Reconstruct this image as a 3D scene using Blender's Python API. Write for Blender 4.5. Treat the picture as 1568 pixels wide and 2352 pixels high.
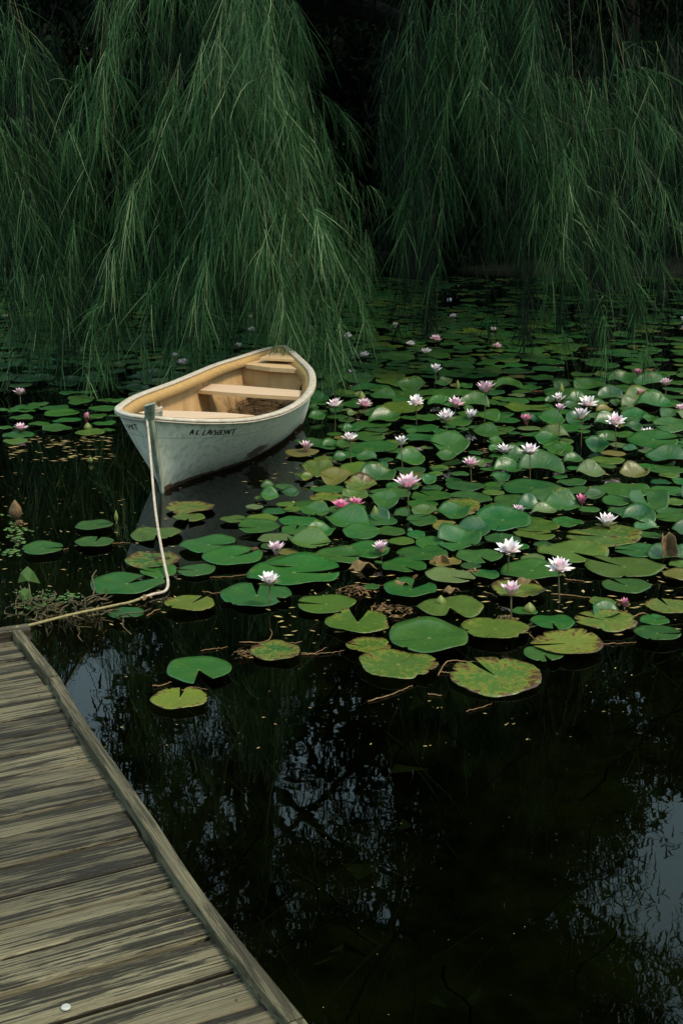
import bpy, bmesh, math, random
import numpy as np
from mathutils import Vector, Matrix
from mathutils.bvhtree import BVHTree
R = math.radians
sc = bpy.context.scene
col = sc.collection
for o in list(bpy.data.objects): bpy.data.objects.remove(o)

# ------------------------------------------------------------------ camera, sky, sun, exposure
CAM_H = 2.0; PITCH = R(15); FPX = 2900.0
cam_d = bpy.data.cameras.new('camera'); cam = bpy.data.objects.new('camera', cam_d); col.objects.link(cam)
cam.location = (0, 0, CAM_H); cam.rotation_euler = (R(90) - PITCH, 0, 0)
cam_d.sensor_fit = 'VERTICAL'; cam_d.sensor_height = 36.0; cam_d.lens = FPX / 2352 * 36
cam_d.clip_start = 0.05; cam_d.clip_end = 400
sc.camera = cam
SUN_EL, SUN_AZ = 56.0, 128.0          # azimuth clockwise from +Y (away from the viewer)
w = bpy.data.worlds.new('World'); sc.world = w; w.use_nodes = True
nt = w.node_tree; nt.nodes.clear()
sky = nt.nodes.new('ShaderNodeTexSky'); sky.sky_type = 'NISHITA'; sky.sun_disc = False
sky.sun_elevation = R(SUN_EL); sky.sun_rotation = R(SUN_AZ); sky.air_density = 1.0; sky.dust_density = 4.0; sky.ozone_density = 1.6
bg = nt.nodes.new('ShaderNodeBackground'); bg.inputs[1].default_value = 0.12
# thin overcast laid over the clear sky, brighter toward the zenith
tc_ = nt.nodes.new('ShaderNodeTexCoord'); sx_ = nt.nodes.new('ShaderNodeSeparateXYZ'); nt.links.new(tc_.outputs['Generated'], sx_.inputs[0])
mr_ = nt.nodes.new('ShaderNodeMapRange'); nt.links.new(sx_.outputs[2], mr_.inputs[0]); mr_.inputs[3].default_value = .30; mr_.inputs[4].default_value = 1.0
cn_ = nt.nodes.new('ShaderNodeTexNoise'); nt.links.new(tc_.outputs['Generated'], cn_.inputs['Vector']); cn_.inputs['Scale'].default_value = 2.5
cm_ = nt.nodes.new('ShaderNodeMath'); cm_.operation = 'MULTIPLY_ADD'; nt.links.new(cn_.outputs[0], cm_.inputs[0]); cm_.inputs[1].default_value = .5; cm_.inputs[2].default_value = .75
c2_ = nt.nodes.new('ShaderNodeMath'); c2_.operation = 'MULTIPLY'; nt.links.new(mr_.outputs[0], c2_.inputs[0]); nt.links.new(cm_.outputs[0], c2_.inputs[1])
vm_ = nt.nodes.new('ShaderNodeVectorMath'); vm_.operation = 'SCALE'; vm_.inputs[0].default_value = (6.9, 10.3, 10.9); nt.links.new(c2_.outputs[0], vm_.inputs['Scale'])
mx_ = nt.nodes.new('ShaderNodeMix'); mx_.data_type = 'RGBA'; mx_.inputs[0].default_value = .72; nt.links.new(sky.outputs[0], mx_.inputs[6]); nt.links.new(vm_.outputs[0], mx_.inputs[7])
wo = nt.nodes.new('ShaderNodeOutputWorld')
nt.links.new(mx_.outputs[2], bg.inputs[0]); nt.links.new(bg.outputs[0], wo.inputs[0])
sd = bpy.data.lights.new('sun', 'SUN'); sd.energy = 2.3; sd.angle = R(11); sd.color = (1.0, 0.86, 0.68)
sun = bpy.data.objects.new('sun', sd); col.objects.link(sun)
sdir = Vector((math.sin(R(SUN_AZ)) * math.cos(R(SUN_EL)), math.cos(R(SUN_AZ)) * math.cos(R(SUN_EL)), math.sin(R(SUN_EL))))
sun.rotation_euler = sdir.to_track_quat('Z', 'Y').to_euler(); sun.location = sdir * 30
sc.view_settings.view_transform = 'Standard'; sc.view_settings.look = 'None'
sc.view_settings.exposure = 0.55; sc.view_settings.gamma = 1.0
sc.cycles.max_bounces = 8; sc.cycles.transparent_max_bounces = 12
sc.cycles.caustics_reflective = False; sc.cycles.caustics_refractive = False

# ------------------------------------------------------------------ projection helpers (pixels of the 1568 x 2352 view)
cp, sp = math.cos(PITCH), math.sin(PITCH)
def ray(x, y):
    u = (x - 784) / FPX; v = (y - 1176) / FPX
    return u, cp - v * sp, -sp - v * cp
def at(x, y, z=0.0):
    a, b, c = ray(x, y); t = (z - CAM_H) / c
    return Vector((t * a, t * b, z))
def atY(x, y, Y):
    a, b, c = ray(x, y); t = Y / b
    return Vector((t * a, Y, CAM_H + t * c))
def prj(P):
    X, Y, Z = P; dz = Z - CAM_H; zc = Y * cp - dz * sp
    return 784 + FPX * X / zc, 1176 - FPX * (Y * sp + dz * cp) / zc, zc

# ------------------------------------------------------------------ object helpers
def tag(o, label=None, cat=None, group=None, kind=None):
    if label: o['label'] = label
    if cat: o['category'] = cat
    if group: o['group'] = group
    if kind: o['kind'] = kind
    return o
def empty(name, loc=(0, 0, 0), rz=0):
    o = bpy.data.objects.new(name, None); col.objects.link(o); o.location = loc; o.rotation_euler = (0, 0, rz)
    o.empty_display_size = 0.1
    return o
def link(name, me, mats, parent=None, smooth=True):
    o = bpy.data.objects.new(name, me); col.objects.link(o)
    if not isinstance(mats, (list, tuple)): mats = [mats]
    if not me.materials:
        for m in mats: me.materials.append(m)
    if smooth and len(me.polygons): me.polygons.foreach_set('use_smooth', [True] * len(me.polygons))
    if parent: 
        o.parent = parent
    return o
class MB:
    """collects simple shapes into one mesh"""
    def __init__(s): s.v = []; s.f = []; s.m = []
    def add(s, vs, fs, mi=0):
        n = len(s.v); s.v += [tuple(v) for v in vs]; s.f += [tuple(i + n for i in f) for f in fs]; s.m += [mi] * len(fs); return s
    def box(s, c, sx, sy, sz, rot=None, mi=0):
        vs = [Vector((x * sx / 2, y * sy / 2, z * sz / 2)) for x in (-1, 1) for y in (-1, 1) for z in (-1, 1)]
        if rot is not None: vs = [rot @ v for v in vs]
        c = Vector(c); vs = [v + c for v in vs]
        return s.add(vs, [(0, 1, 3, 2), (4, 6, 7, 5), (0, 4, 5, 1), (2, 3, 7, 6), (0, 2, 6, 4), (1, 5, 7, 3)], mi)
    def tube(s, pts, rad, n=8, mi=0, cap=True):
        pts = [Vector(p) for p in pts]
        rs = rad if isinstance(rad, (list, tuple)) else [rad] * len(pts)
        ring = []; vs = []; up = Vector((0, 0, 1))
        for i, p in enumerate(pts):
            t = (pts[min(i + 1, len(pts) - 1)] - pts[max(i - 1, 0)])
            t = t.normalized() if t.length > 1e-9 else Vector((0, 0, 1))
            a = t.cross(up)
            if a.length < 0.05: a = t.cross(Vector((1, 0, 0)))
            a.normalize(); b = t.cross(a).normalized()
            for k in range(n):
                q = 2 * math.pi * k / n
                vs.append(p + (a * math.cos(q) + b * math.sin(q)) * rs[i])
        fs = []
        for i in range(len(pts) - 1):
            for k in range(n):
                fs.append((i * n + k, i * n + (k + 1) % n, (i + 1) * n + (k + 1) % n, (i + 1) * n + k))
        if cap: fs.append(tuple(range(n))[::-1]); fs.append(tuple((len(pts) - 1) * n + k for k in range(n)))
        return s.add(vs, fs, mi)
    def mesh(s, name):
        me = bpy.data.meshes.new(name); me.from_pydata(s.v, [], s.f)
        if any(s.m): me.polygons.foreach_set('material_index', s.m)
        me.update(); return me
    def build(s, name, mats, parent=None, smooth=True):
        return link(name, s.mesh(name), mats, parent, smooth)
def fast_mesh(name, V, F, tone=None):
    """V (n,3), F (m,4) numpy"""
    me = bpy.data.meshes.new(name); nv = len(V); nf = len(F); k = F.shape[1]
    me.vertices.add(nv); me.vertices.foreach_set('co', np.ascontiguousarray(V, dtype=np.float32).ravel())
    me.loops.add(nf * k); me.loops.foreach_set('vertex_index', np.ascontiguousarray(F, dtype=np.int32).ravel())
    me.polygons.add(nf); me.polygons.foreach_set('loop_start', np.arange(nf, dtype=np.int32) * k)
    me.polygons.foreach_set('loop_total', np.full(nf, k, dtype=np.int32))
    me.update(calc_edges=True)
    if tone is not None:
        a = me.attributes.new('tone', 'FLOAT', 'POINT'); a.data.foreach_set('value', np.ascontiguousarray(tone, dtype=np.float32))
    return me
def smooth_path(pts, n):
    """Catmull-Rom through pts, n samples"""
    P = np.array([tuple(p) for p in pts], float)
    P = np.vstack([2 * P[0] - P[1], P, 2 * P[-1] - P[-2]])
    m = len(P) - 3; out = []
    for s in np.linspace(0, m - 1e-6, n):
        i = int(s); t = s - i
        a, b, c, d = P[i], P[i + 1], P[i + 2], P[i + 3]
        out.append(0.5 * ((2 * b) + (-a + c) * t + (2 * a - 5 * b + 4 * c - d) * t * t + (-a + 3 * b - 3 * c + d) * t ** 3))
    return np.array(out)

# ------------------------------------------------------------------ materials
class NT:
    def __init__(s, name):
        s.m = bpy.data.materials.new(name); s.m.use_nodes = True; s.t = s.m.node_tree; s.t.nodes.clear()
        s.out = s.n('ShaderNodeOutputMaterial')
    def n(s, t, **kw):
        q = s.t.nodes.new(t)
        for k, v in kw.items(): setattr(q, k, v)
        return q
    def l(s, a, b): s.t.links.new(a, b)
    def val(s, sock, v):
        if hasattr(v, 'is_output') or isinstance(v, bpy.types.NodeSocket): s.l(v, sock)
        else: sock.default_value = v
    def mix(s, f, a, b, blend='MIX'):
        q = s.n('ShaderNodeMix', data_type='RGBA', blend_type=blend); q.clamp_factor = True
        s.val(q.inputs[0], f)
        for i, c in ((6, a), (7, b)):
            if isinstance(c, tuple): q.inputs[i].default_value = (c[0], c[1], c[2], 1)
            else: s.l(c, q.inputs[i])
        return q.outputs[2]
    def math(s, op, a, b=0.0, c=None):
        q = s.n('ShaderNodeMath', operation=op); s.val(q.inputs[0], a); s.val(q.inputs[1], b)
        if c is not None: s.val(q.inputs[2], c)
        return q.outputs[0]
    def ramp(s, f, lo, hi):
        q = s.n('ShaderNodeMapRange'); s.val(q.inputs[0], f); s.val(q.inputs[1], lo); s.val(q.inputs[2], hi)
        return q.outputs[0]
    def noise(s, vec, scale, detail=4, rough=0.55, dist=0.0):
        q = s.n('ShaderNodeTexNoise'); s.l(vec, q.inputs['Vector']); q.inputs['Scale'].default_value = scale
        q.inputs['Detail'].default_value = detail; q.inputs['Roughness'].default_value = rough; q.inputs['Distortion'].default_value = dist
        return q.outputs[0]
    def mapping(s, vec, scale=(1, 1, 1), rot=(0, 0, 0), loc=(0, 0, 0)):
        q = s.n('ShaderNodeMapping'); s.l(vec, q.inputs[0]); q.inputs[1].default_value = loc; q.inputs[2].default_value = rot; q.inputs[3].default_value = scale
        return q.outputs[0]
    def co(s, k='Object'): return s.n('ShaderNodeTexCoord').outputs[k]
    def attr(s, n, k='Fac'): return s.n('ShaderNodeAttribute', attribute_name=n).outputs[k]
    def bump(s, h, strength=0.3, dist=0.01):
        q = s.n('ShaderNodeBump'); q.inputs['Strength'].default_value = strength; q.inputs['Distance'].default_value = dist
        s.l(h, q.inputs['Height']); return q.outputs[0]
    def pbr(s, color, rough=0.6, normal=None, spec=0.5, **kw):
        q = s.n('ShaderNodeBsdfPrincipled')
        if isinstance(color, tuple): q.inputs['Base Color'].default_value = (*color[:3], 1)
        else: s.l(color, q.inputs['Base Color'])
        s.val(q.inputs['Roughness'], rough); q.inputs['Specular IOR Level'].default_value = spec
        if normal: s.l(normal, q.inputs['Normal'])
        for k, v in kw.items(): s.val(q.inputs[k.replace('_', ' ')], v)
        s.l(q.outputs[0], s.out.inputs[0]); return q
def simple(name, c1, c2, scale=20, rough=0.6, bump=0.2, bd=0.003, spec=0.4, stretch=(1, 1, 1)):
    t = NT(name); v = t.mapping(t.co(), stretch); nz = t.noise(v, scale)
    t.pbr(t.mix(t.ramp(nz, .3, .7), c1, c2), rough, t.bump(nz, bump, bd), spec); return t.m

def m_pad():
    t = NT('lily_pad_leaf')
    tone = t.attr('tone_col', 'Color'); rr = t.attr('rad'); th = t.attr('ang'); dec = t.attr('decay')
    P = t.co()
    n1 = t.noise(P, 9, 4); n2 = t.noise(P, 38, 5, .65); n3 = t.noise(P, 130, 3)
    c = t.mix(t.ramp(n1, .3, .75), tone, t.mix(.45, tone, (.06, .11, .015)))
    c = t.mix(t.math('MULTIPLY', t.ramp(n3, .45, .7), .25), c, (.012, .04, .008))
    # veins
    wob = t.math('MULTIPLY', t.math('SUBTRACT', n1, .5), 1.3)
    a = t.math('ABSOLUTE', t.math('SINE', t.math('ADD', t.math('MULTIPLY', th, 8.5), wob)))
    vein = t.ramp(a, .10, .0); vein = t.math('MULTIPLY', vein, t.ramp(rr, 1.05, .25))
    c = t.mix(t.math('MULTIPLY', t.ramp(rr, .07, .02), .7), c, (.20, .22, .06))
    c = t.mix(t.math('MULTIPLY', vein, .55), c, (.07, .16, .035))
    # yellowing and rot that grow from the rim
    q = t.math('ADD', t.math('MULTIPLY', t.math('POWER', rr, 3.0), .16), t.math('MULTIPLY', dec, .34))
    cb = t.n('ShaderNodeCombineXYZ'); t.l(t.math('MULTIPLY', t.math('SINE', th), 3.2), cb.inputs[0]); t.l(t.math('MULTIPLY', t.math('COSINE', th), 3.2), cb.inputs[1]); t.l(t.math('MULTIPLY', rr, 1.1), cb.inputs[2])
    nr = t.noise(cb.outputs[0], 2.6, 6, .72); q = t.math('ADD', q, t.math('ADD', t.math('MULTIPLY', n2, .45), t.math('MULTIPLY', nr, .55))); q = t.math('ADD', q, t.math('MULTIPLY', t.math('SUBTRACT', t.noise(P, 10, 4), .5), .55)); q = t.math('SUBTRACT', q, .025)
    c = t.mix(t.ramp(q, .78, .90), c, (.17, .16, .025))
    c = t.mix(t.ramp(q, .865, .92), c, (.06, .030, .012))
    # pale specks of pollen and dirt
    vo = t.n('ShaderNodeTexVoronoi'); t.l(P, vo.inputs['Vector']); vo.inputs['Scale'].default_value = 42
    sk = t.ramp(vo.outputs['Distance'], .13, .08); sk = t.math('MULTIPLY', sk, t.ramp(t.noise(P, 6, 2), .5, .62))
    c = t.mix(t.math('MULTIPLY', sk, .75), c, (.30, .28, .11))
    h = t.math('ADD', t.math('MULTIPLY', vein, -.6), t.math('MULTIPLY', n2, .7))
    t.pbr(c, t.math('ADD', t.math('MULTIPLY', n2, .45), .12), t.bump(h, .55, .005), .42)
    q = t.t.nodes[-1]
    return t.m
M = {}
M['pad'] = m_pad()
M['pad_under'] = simple('lily_pad_underside', (.035, .035, .012), (.07, .035, .02), 14, .6)
def m_petal(name, base, tip, vein):
    t = NT(name); v = t.attr('along'); n = t.noise(t.mapping(t.co(), (60, 60, 4)), 3, 3)
    c = t.mix(t.ramp(v, .0, .95), base, tip); c = t.mix(t.math('MULTIPLY', t.ramp(n, .5, .7), .25), c, vein)
    t.pbr(c, .55, None, .3, Subsurface_Weight=0.0); return t.m
M['petal_white'] = m_petal('petal_white', (.80, .66, .67), (.88, .82, .82), (.74, .50, .56))
M['petal_pale'] = m_petal('petal_pale_pink', (.72, .34, .46), (.80, .62, .68), (.75, .35, .48))
M['petal_pink'] = m_petal('petal_deep_pink', (.72, .10, .27), (.78, .32, .46), (.65, .10, .25))
M['sepal'] = simple('sepal_green', (.05, .10, .02), (.16, .15, .05), 60, .5)
M['stamen'] = simple('stamen_yellow', (.75, .36, .03), (.80, .50, .05), 90, .6)
M['stem'] = simple('flower_stem', (.09, .055, .025), (.06, .08, .02), 30, .45)
M['dead'] = simple('dead_leaf', (.10, .055, .02), (.24, .155, .06), 22, .8, .5, .004)
M['pod'] = simple('withered_pod', (.035, .020, .010), (.20, .12, .05), 26, .85, .9, .008)
M['dark_dead'] = simple('dark_rotten_leaf', (.02, .012, .006), (.24, .13, .045), 34, .8, .5, .004)
M['twig'] = simple('brown_twig', (.10, .045, .015), (.26, .15, .06), 30, .7)
M['root'] = simple('root_twig', (.022, .017, .007), (.12, .088, .034), 30, .7)
M['rope'] = simple('rope_fibre', (.30, .24, .18), (.52, .43, .35), 40, .85, .8, .003)
M['rope_old'] = simple('mossy_rope_fibre', (.17, .13, .05), (.36, .30, .14), 50, .85, .8, .003)
M['fleck'] = simple('floating_fleck', (.24, .14, .05), (.45, .36, .14), 12, .8)
M['duckweed'] = simple('duckweed_leaf', (.03, .09, .02), (.10, .16, .04), 25, .5)
M['weed'] = simple('submerged_weed', (.025, .028, .010), (.055, .055, .018), 12, .8)
M['white'] = simple('white_plastic', (.30, .29, .26), (.42, .41, .37), 40, .5)
M['bud'] = simple('green_bud', (.07, .13, .02), (.20, .20, .05), 40, .5)

def m_needle(name, a, b, c3, rough=.5, trans=.25):
    t = NT(name); k = t.attr('tone')
    c = t.mix(t.ramp(k, .0, .6), a, b); c = t.mix(t.ramp(k, .75, 1.0), c, c3)
    q = t.pbr(c, rough, None, .18)
    tr = t.n('ShaderNodeBsdfTranslucent'); t.l(c, tr.inputs[0])
    mx = t.n('ShaderNodeMixShader'); mx.inputs[0].default_value = trans
    t.l(q.outputs[0], mx.inputs[1]); t.l(tr.outputs[0], mx.inputs[2]); t.l(mx.outputs[0], t.out.inputs[0]); return t.m
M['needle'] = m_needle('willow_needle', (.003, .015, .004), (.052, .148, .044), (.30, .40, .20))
M['needle_shaded'] = m_needle('shaded_willow_needle', (.001, .004, .0015), (.004, .021, .007), (.014, .052, .018))  # same needles with the shade under the trees painted into darker colours
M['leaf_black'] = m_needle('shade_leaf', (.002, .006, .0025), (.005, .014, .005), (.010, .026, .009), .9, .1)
M['bark'] = simple('willow_bark', (.0025, .0025, .0016), (.009, .008, .005), 8, .9, .8, .02, stretch=(1, 1, .2))
M['shoot'] = simple('yellow_shoot', (.13, .12, .04), (.24, .21, .08), 9, .6)

def m_wood_dock(name='weathered_plank', direction=0.0, lo=(.010, .008, .005), hi=(.172, .148, .092), dark=.5):
    t = NT(name); P = t.co('Object'); rnd = t.n('ShaderNodeObjectInfo').outputs['Random']
    off = t.n('ShaderNodeCombineXYZ'); t.l(t.math('MULTIPLY', rnd, 37.0), off.inputs[0]); t.l(t.math('MULTIPLY', rnd, 91.0), off.inputs[1])
    va = t.n('ShaderNodeVectorMath', operation='ADD'); t.l(P, va.inputs[0]); t.l(off.outputs[0], va.inputs[1]); V = va.outputs[0]
    g1 = t.noise(t.mapping(V, (1.3, 130, 20)), 1.0, 8, .66, .06)
    g2 = t.noise(t.mapping(V, (1.1, 14, 6)), 1.0, 4, .6, .5)
    g3 = t.noise(t.mapping(V, (4.5, 330, 60)), 1.0, 3, .5)
    st = t.noise(t.mapping(V, (1.3, 16, 5)), 1.0, 10, .72, .08)
    c = t.mix(t.ramp(g1, .40, .54), tuple(x * .24 for x in hi), tuple(x * 1.1 for x in hi))
    c = t.mix(t.ramp(g2, .42, .60), c, tuple(x * .62 for x in hi), 'MIX')
    c = t.mix(t.math('MULTIPLY', t.ramp(g3, .42, .58), .55), c, tuple(x * 1.35 for x in hi))
    c = t.mix(1.0, c, t.mix(rnd, (.62, .60, .58), (1.15, 1.12, 1.05)), 'MULTIPLY')
    wet = t.math('ADD', st, t.math('MULTIPLY', t.math('SUBTRACT', g1, .5), .75))
    c = t.mix(t.math('MULTIPLY', t.ramp(wet, .50, .53), dark + .42), c, lo)
    # knots
    vo = t.n('ShaderNodeTexVoronoi'); t.l(t.mapping(V, (2.2, 7, 3)), vo.inputs['Vector']); vo.inputs['Scale'].default_value = 1.0
    c = t.mix(t.ramp(vo.outputs['Distance'], .13, .05), c, tuple(x * 1.0 for x in lo))
    h = t.math('ADD', g1, t.math('MULTIPLY', g3, .5))
    t.pbr(c, t.ramp(wet, .9, .2), t.bump(h, 1.0, .010), .25); return t.m
M['nail'] = simple('rusty_nail', (.02, .012, .008), (.07, .035, .02), 200, .6)
M['plank'] = m_wood_dock()
M['curb'] = m_wood_dock('curb_timber', hi=(.165, .142, .088), dark=.25)
M['beam'] = m_wood_dock('dark_beam', hi=(.14, .12, .08), dark=.3)

def m_hull():
    t = NT('hull_paint'); P = t.co(); v = t.attr('vv'); g = t.n('ShaderNodeNewGeometry').outputs['Position']
    z = t.n('ShaderNodeSeparateXYZ'); t.l(g, z.inputs[0]); zz = z.outputs[2]
    n = t.noise(g, 5, 5, .6); nf = t.noise(g, 45, 5, .65); nstr = t.noise(t.mapping(g, (30, 30, 3.0)), 1.0, 5, .6)
    c = t.mix(t.ramp(n, .3, .7), (.76, .76, .60), (.84, .82, .68))
    c = t.mix(t.math('MULTIPLY', t.ramp(nstr, .46, .68), .55), c, (.32, .36, .27))
    c = t.mix(t.math('MULTIPLY', t.ramp(nf, .63, .69), .40), c, (.16, .15, .10))
    # grime that runs below the rail and above the water
    gr = t.math('ADD', t.ramp(v, .10, .0), t.math('MULTIPLY', t.ramp(zz, .17, .02), .9))
    c = t.mix(t.math('MULTIPLY', t.math('MULTIPLY', gr, nstr), 1.1), c, (.15, .18, .11))
    # fine seam
    se = t.math('ABSOLUTE', t.math('SUBTRACT', v, .235)); c = t.mix(t.math('MULTIPLY', t.ramp(se, .006, .002), .55), c, (.14, .15, .11))
    # bare wood and rot near the waterline
    q = t.math('SUBTRACT', zz, t.math('MULTIPLY', t.math('SUBTRACT', t.noise(t.mapping(g, (9, 9, 30)), 1.0, 5, .7), .5), .09))
    bare = t.ramp(q, .036, .031)
    c = t.mix(bare, c, t.mix(t.ramp(nf, .4, .62), (.022, .016, .010), (.13, .08, .035)))
    pa = t.attr('patch'); pq = t.math('ADD', pa, t.math('MULTIPLY', t.math('SUBTRACT', t.noise(g, 16, 5, .7), .5), 1.3))
    c = t.mix(t.ramp(pq, .56, .62), c, t.mix(t.ramp(nf, .4, .6), (.06, .055, .035), (.20, .17, .11)))
    t.pbr(c, .5, t.bump(t.math('ADD', nf, nstr), .25, .003), .35); return t.m
M['hull'] = m_hull()
def m_light_wood(name, a, b, dirt=(.10, .05, .02), amt=.0, sc_=(3, 40, 40), rough=.6):
    t = NT(name); P = t.n('ShaderNodeNewGeometry').outputs['Position']
    z = t.n('ShaderNodeSeparateXYZ'); t.l(P, z.inputs[0])
    g = t.noise(t.mapping(P, sc_, (0, 0, R(-12))), 1.0, 5, .6, .3); n = t.noise(P, 7, 5, .6); f = t.noise(P, 40, 5, .7)
    c = t.mix(t.ramp(g, .3, .7), a, b)
    if amt:
        q = t.math('ADD', t.math('MULTIPLY', t.ramp(z.outputs[2], .30, .08), .30), t.math('MULTIPLY', n, .65)); q = t.math('ADD', q, t.math('MULTIPLY', f, .25))
        c = t.mix(t.math('MULTIPLY', t.ramp(q, .52, .80), amt), c, dirt)
    c = t.mix(t.math('MULTIPLY', t.ramp(f, .70, .74), .7), c, dirt)
    t.pbr(c, rough, t.bump(g, .2, .002), .3); return t.m
M['inner'] = m_light_wood('boat_inner_ply', (.44, .27, .115), (.56, .37, .18), amt=.9, sc_=(20, 5, 5))
M['inwale'] = m_light_wood('inwale_wood', (.36, .215, .075), (.50, .32, .13))
M['seat'] = m_light_wood('seat_wood', (.50, .345, .22), (.62, .45, .32), (.25, .14, .08), sc_=(3, 55, 40))
M['seat_edge'] = m_light_wood('seat_edge_wood', (.50, .32, .15), (.62, .43, .24))
M['rail'] = m_light_wood('rail_wood', (.34, .29, .22), (.56, .49, .40), (.08, .07, .05), sc_=(24, 24, 60))
M['post'] = simple('stem_post_paint', (.12, .14, .10), (.36, .41, .31), 26, .7, .6, .004, stretch=(1, 1, .15))
M['ink'] = simple('black_lettering', (.010, .011, .010), (.02, .02, .018), 80, .6)
M['mud'] = simple('boat_bilge_mud', (.010, .007, .004), (.13, .075, .03), 13, .45, .8, .02)

def m_water():
    t = NT('pond_water'); P = t.co()
    n = t.noise(t.mapping(P, (1.0, 1.6, 1)), 2.2, 3, .5); n2 = t.noise(P, 11, 2, .5)
    h = t.math('ADD', n, t.math('MULTIPLY', n2, .03)); b = t.bump(h, 1.0, .0008)
    gl = t.n('ShaderNodeBsdfGlossy'); gl.inputs['Roughness'].default_value = .012; t.l(b, gl.inputs['Normal'])
    gl.inputs[0].default_value = (1, 1, 1, 1)
    tr = t.n('ShaderNodeBsdfTransparent'); tr.inputs[0].default_value = (.22, .27, .16, 1)
    fr = t.n('ShaderNodeFresnel'); fr.inputs[0].default_value = 1.33; t.l(b, fr.inputs['Normal'])
    mx = t.n('ShaderNodeMixShader'); t.l(fr.outputs[0], mx.inputs[0]); t.l(tr.outputs[0], mx.inputs[1]); t.l(gl.outputs[0], mx.inputs[2])
    t.l(mx.outputs[0], t.out.inputs[0]); return t.m
M['water'] = m_water()
def m_bed():
    t = NT('pond_bed_mud'); P = t.co(); n = t.noise(P, 1.1, 6, .65, .4); n2 = t.noise(P, 6, 5, .7)
    c = t.mix(t.ramp(t.math('ADD', t.math('MULTIPLY', n, .7), t.math('MULTIPLY', n2, .35)), .42, .70), (.004, .005, .002), (.055, .055, .014))
    t.pbr(c, .9, None, .1); return t.m
M['bed'] = m_bed()
M['earth'] = simple('dark_earth', (.008, .009, .005), (.02, .022, .01), 2, .9, .5, .05)

# ------------------------------------------------------------------ setting
def sheet(name, x0, x1, y0, y1, z, mat, sub=1):
    m = MB(); m.add([(x0, y0, z), (x1, y0, z), (x1, y1, z), (x0, y1, z)], [(0, 1, 2, 3)])
    return tag(m.build(name, mat, smooth=False), kind='structure')
sheet('water', -60, 60, -25, 31, 0, M['water'])
sheet('pond_bed', -60, 60, -25, 31, -.55, M['bed'])
rng = np.random.default_rng(5)
def bank():
    n = 60; xs = np.linspace(-90, 90, n); ys = [26.5, 27.5, 29, 32, 38, 50, 90]; zs = [-.6, .0, .35, .7, 1.2, 2, 3]
    m = MB(); vs = []
    for j, y in enumerate(ys):
        for x in xs: vs.append((x, y + .8 * math.sin(x * .7) + .4 * math.sin(x * 2.1 + j), zs[j] + rng.uniform(-.1, .12)))
    fs = [(j * n + i, j * n + i + 1, (j + 1) * n + i + 1, (j + 1) * n + i) for j in range(len(ys) - 1) for i in range(n - 1)]
    m.add(vs, fs); tag(m.build('ground', M['earth']), kind='structure')
bank()

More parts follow.
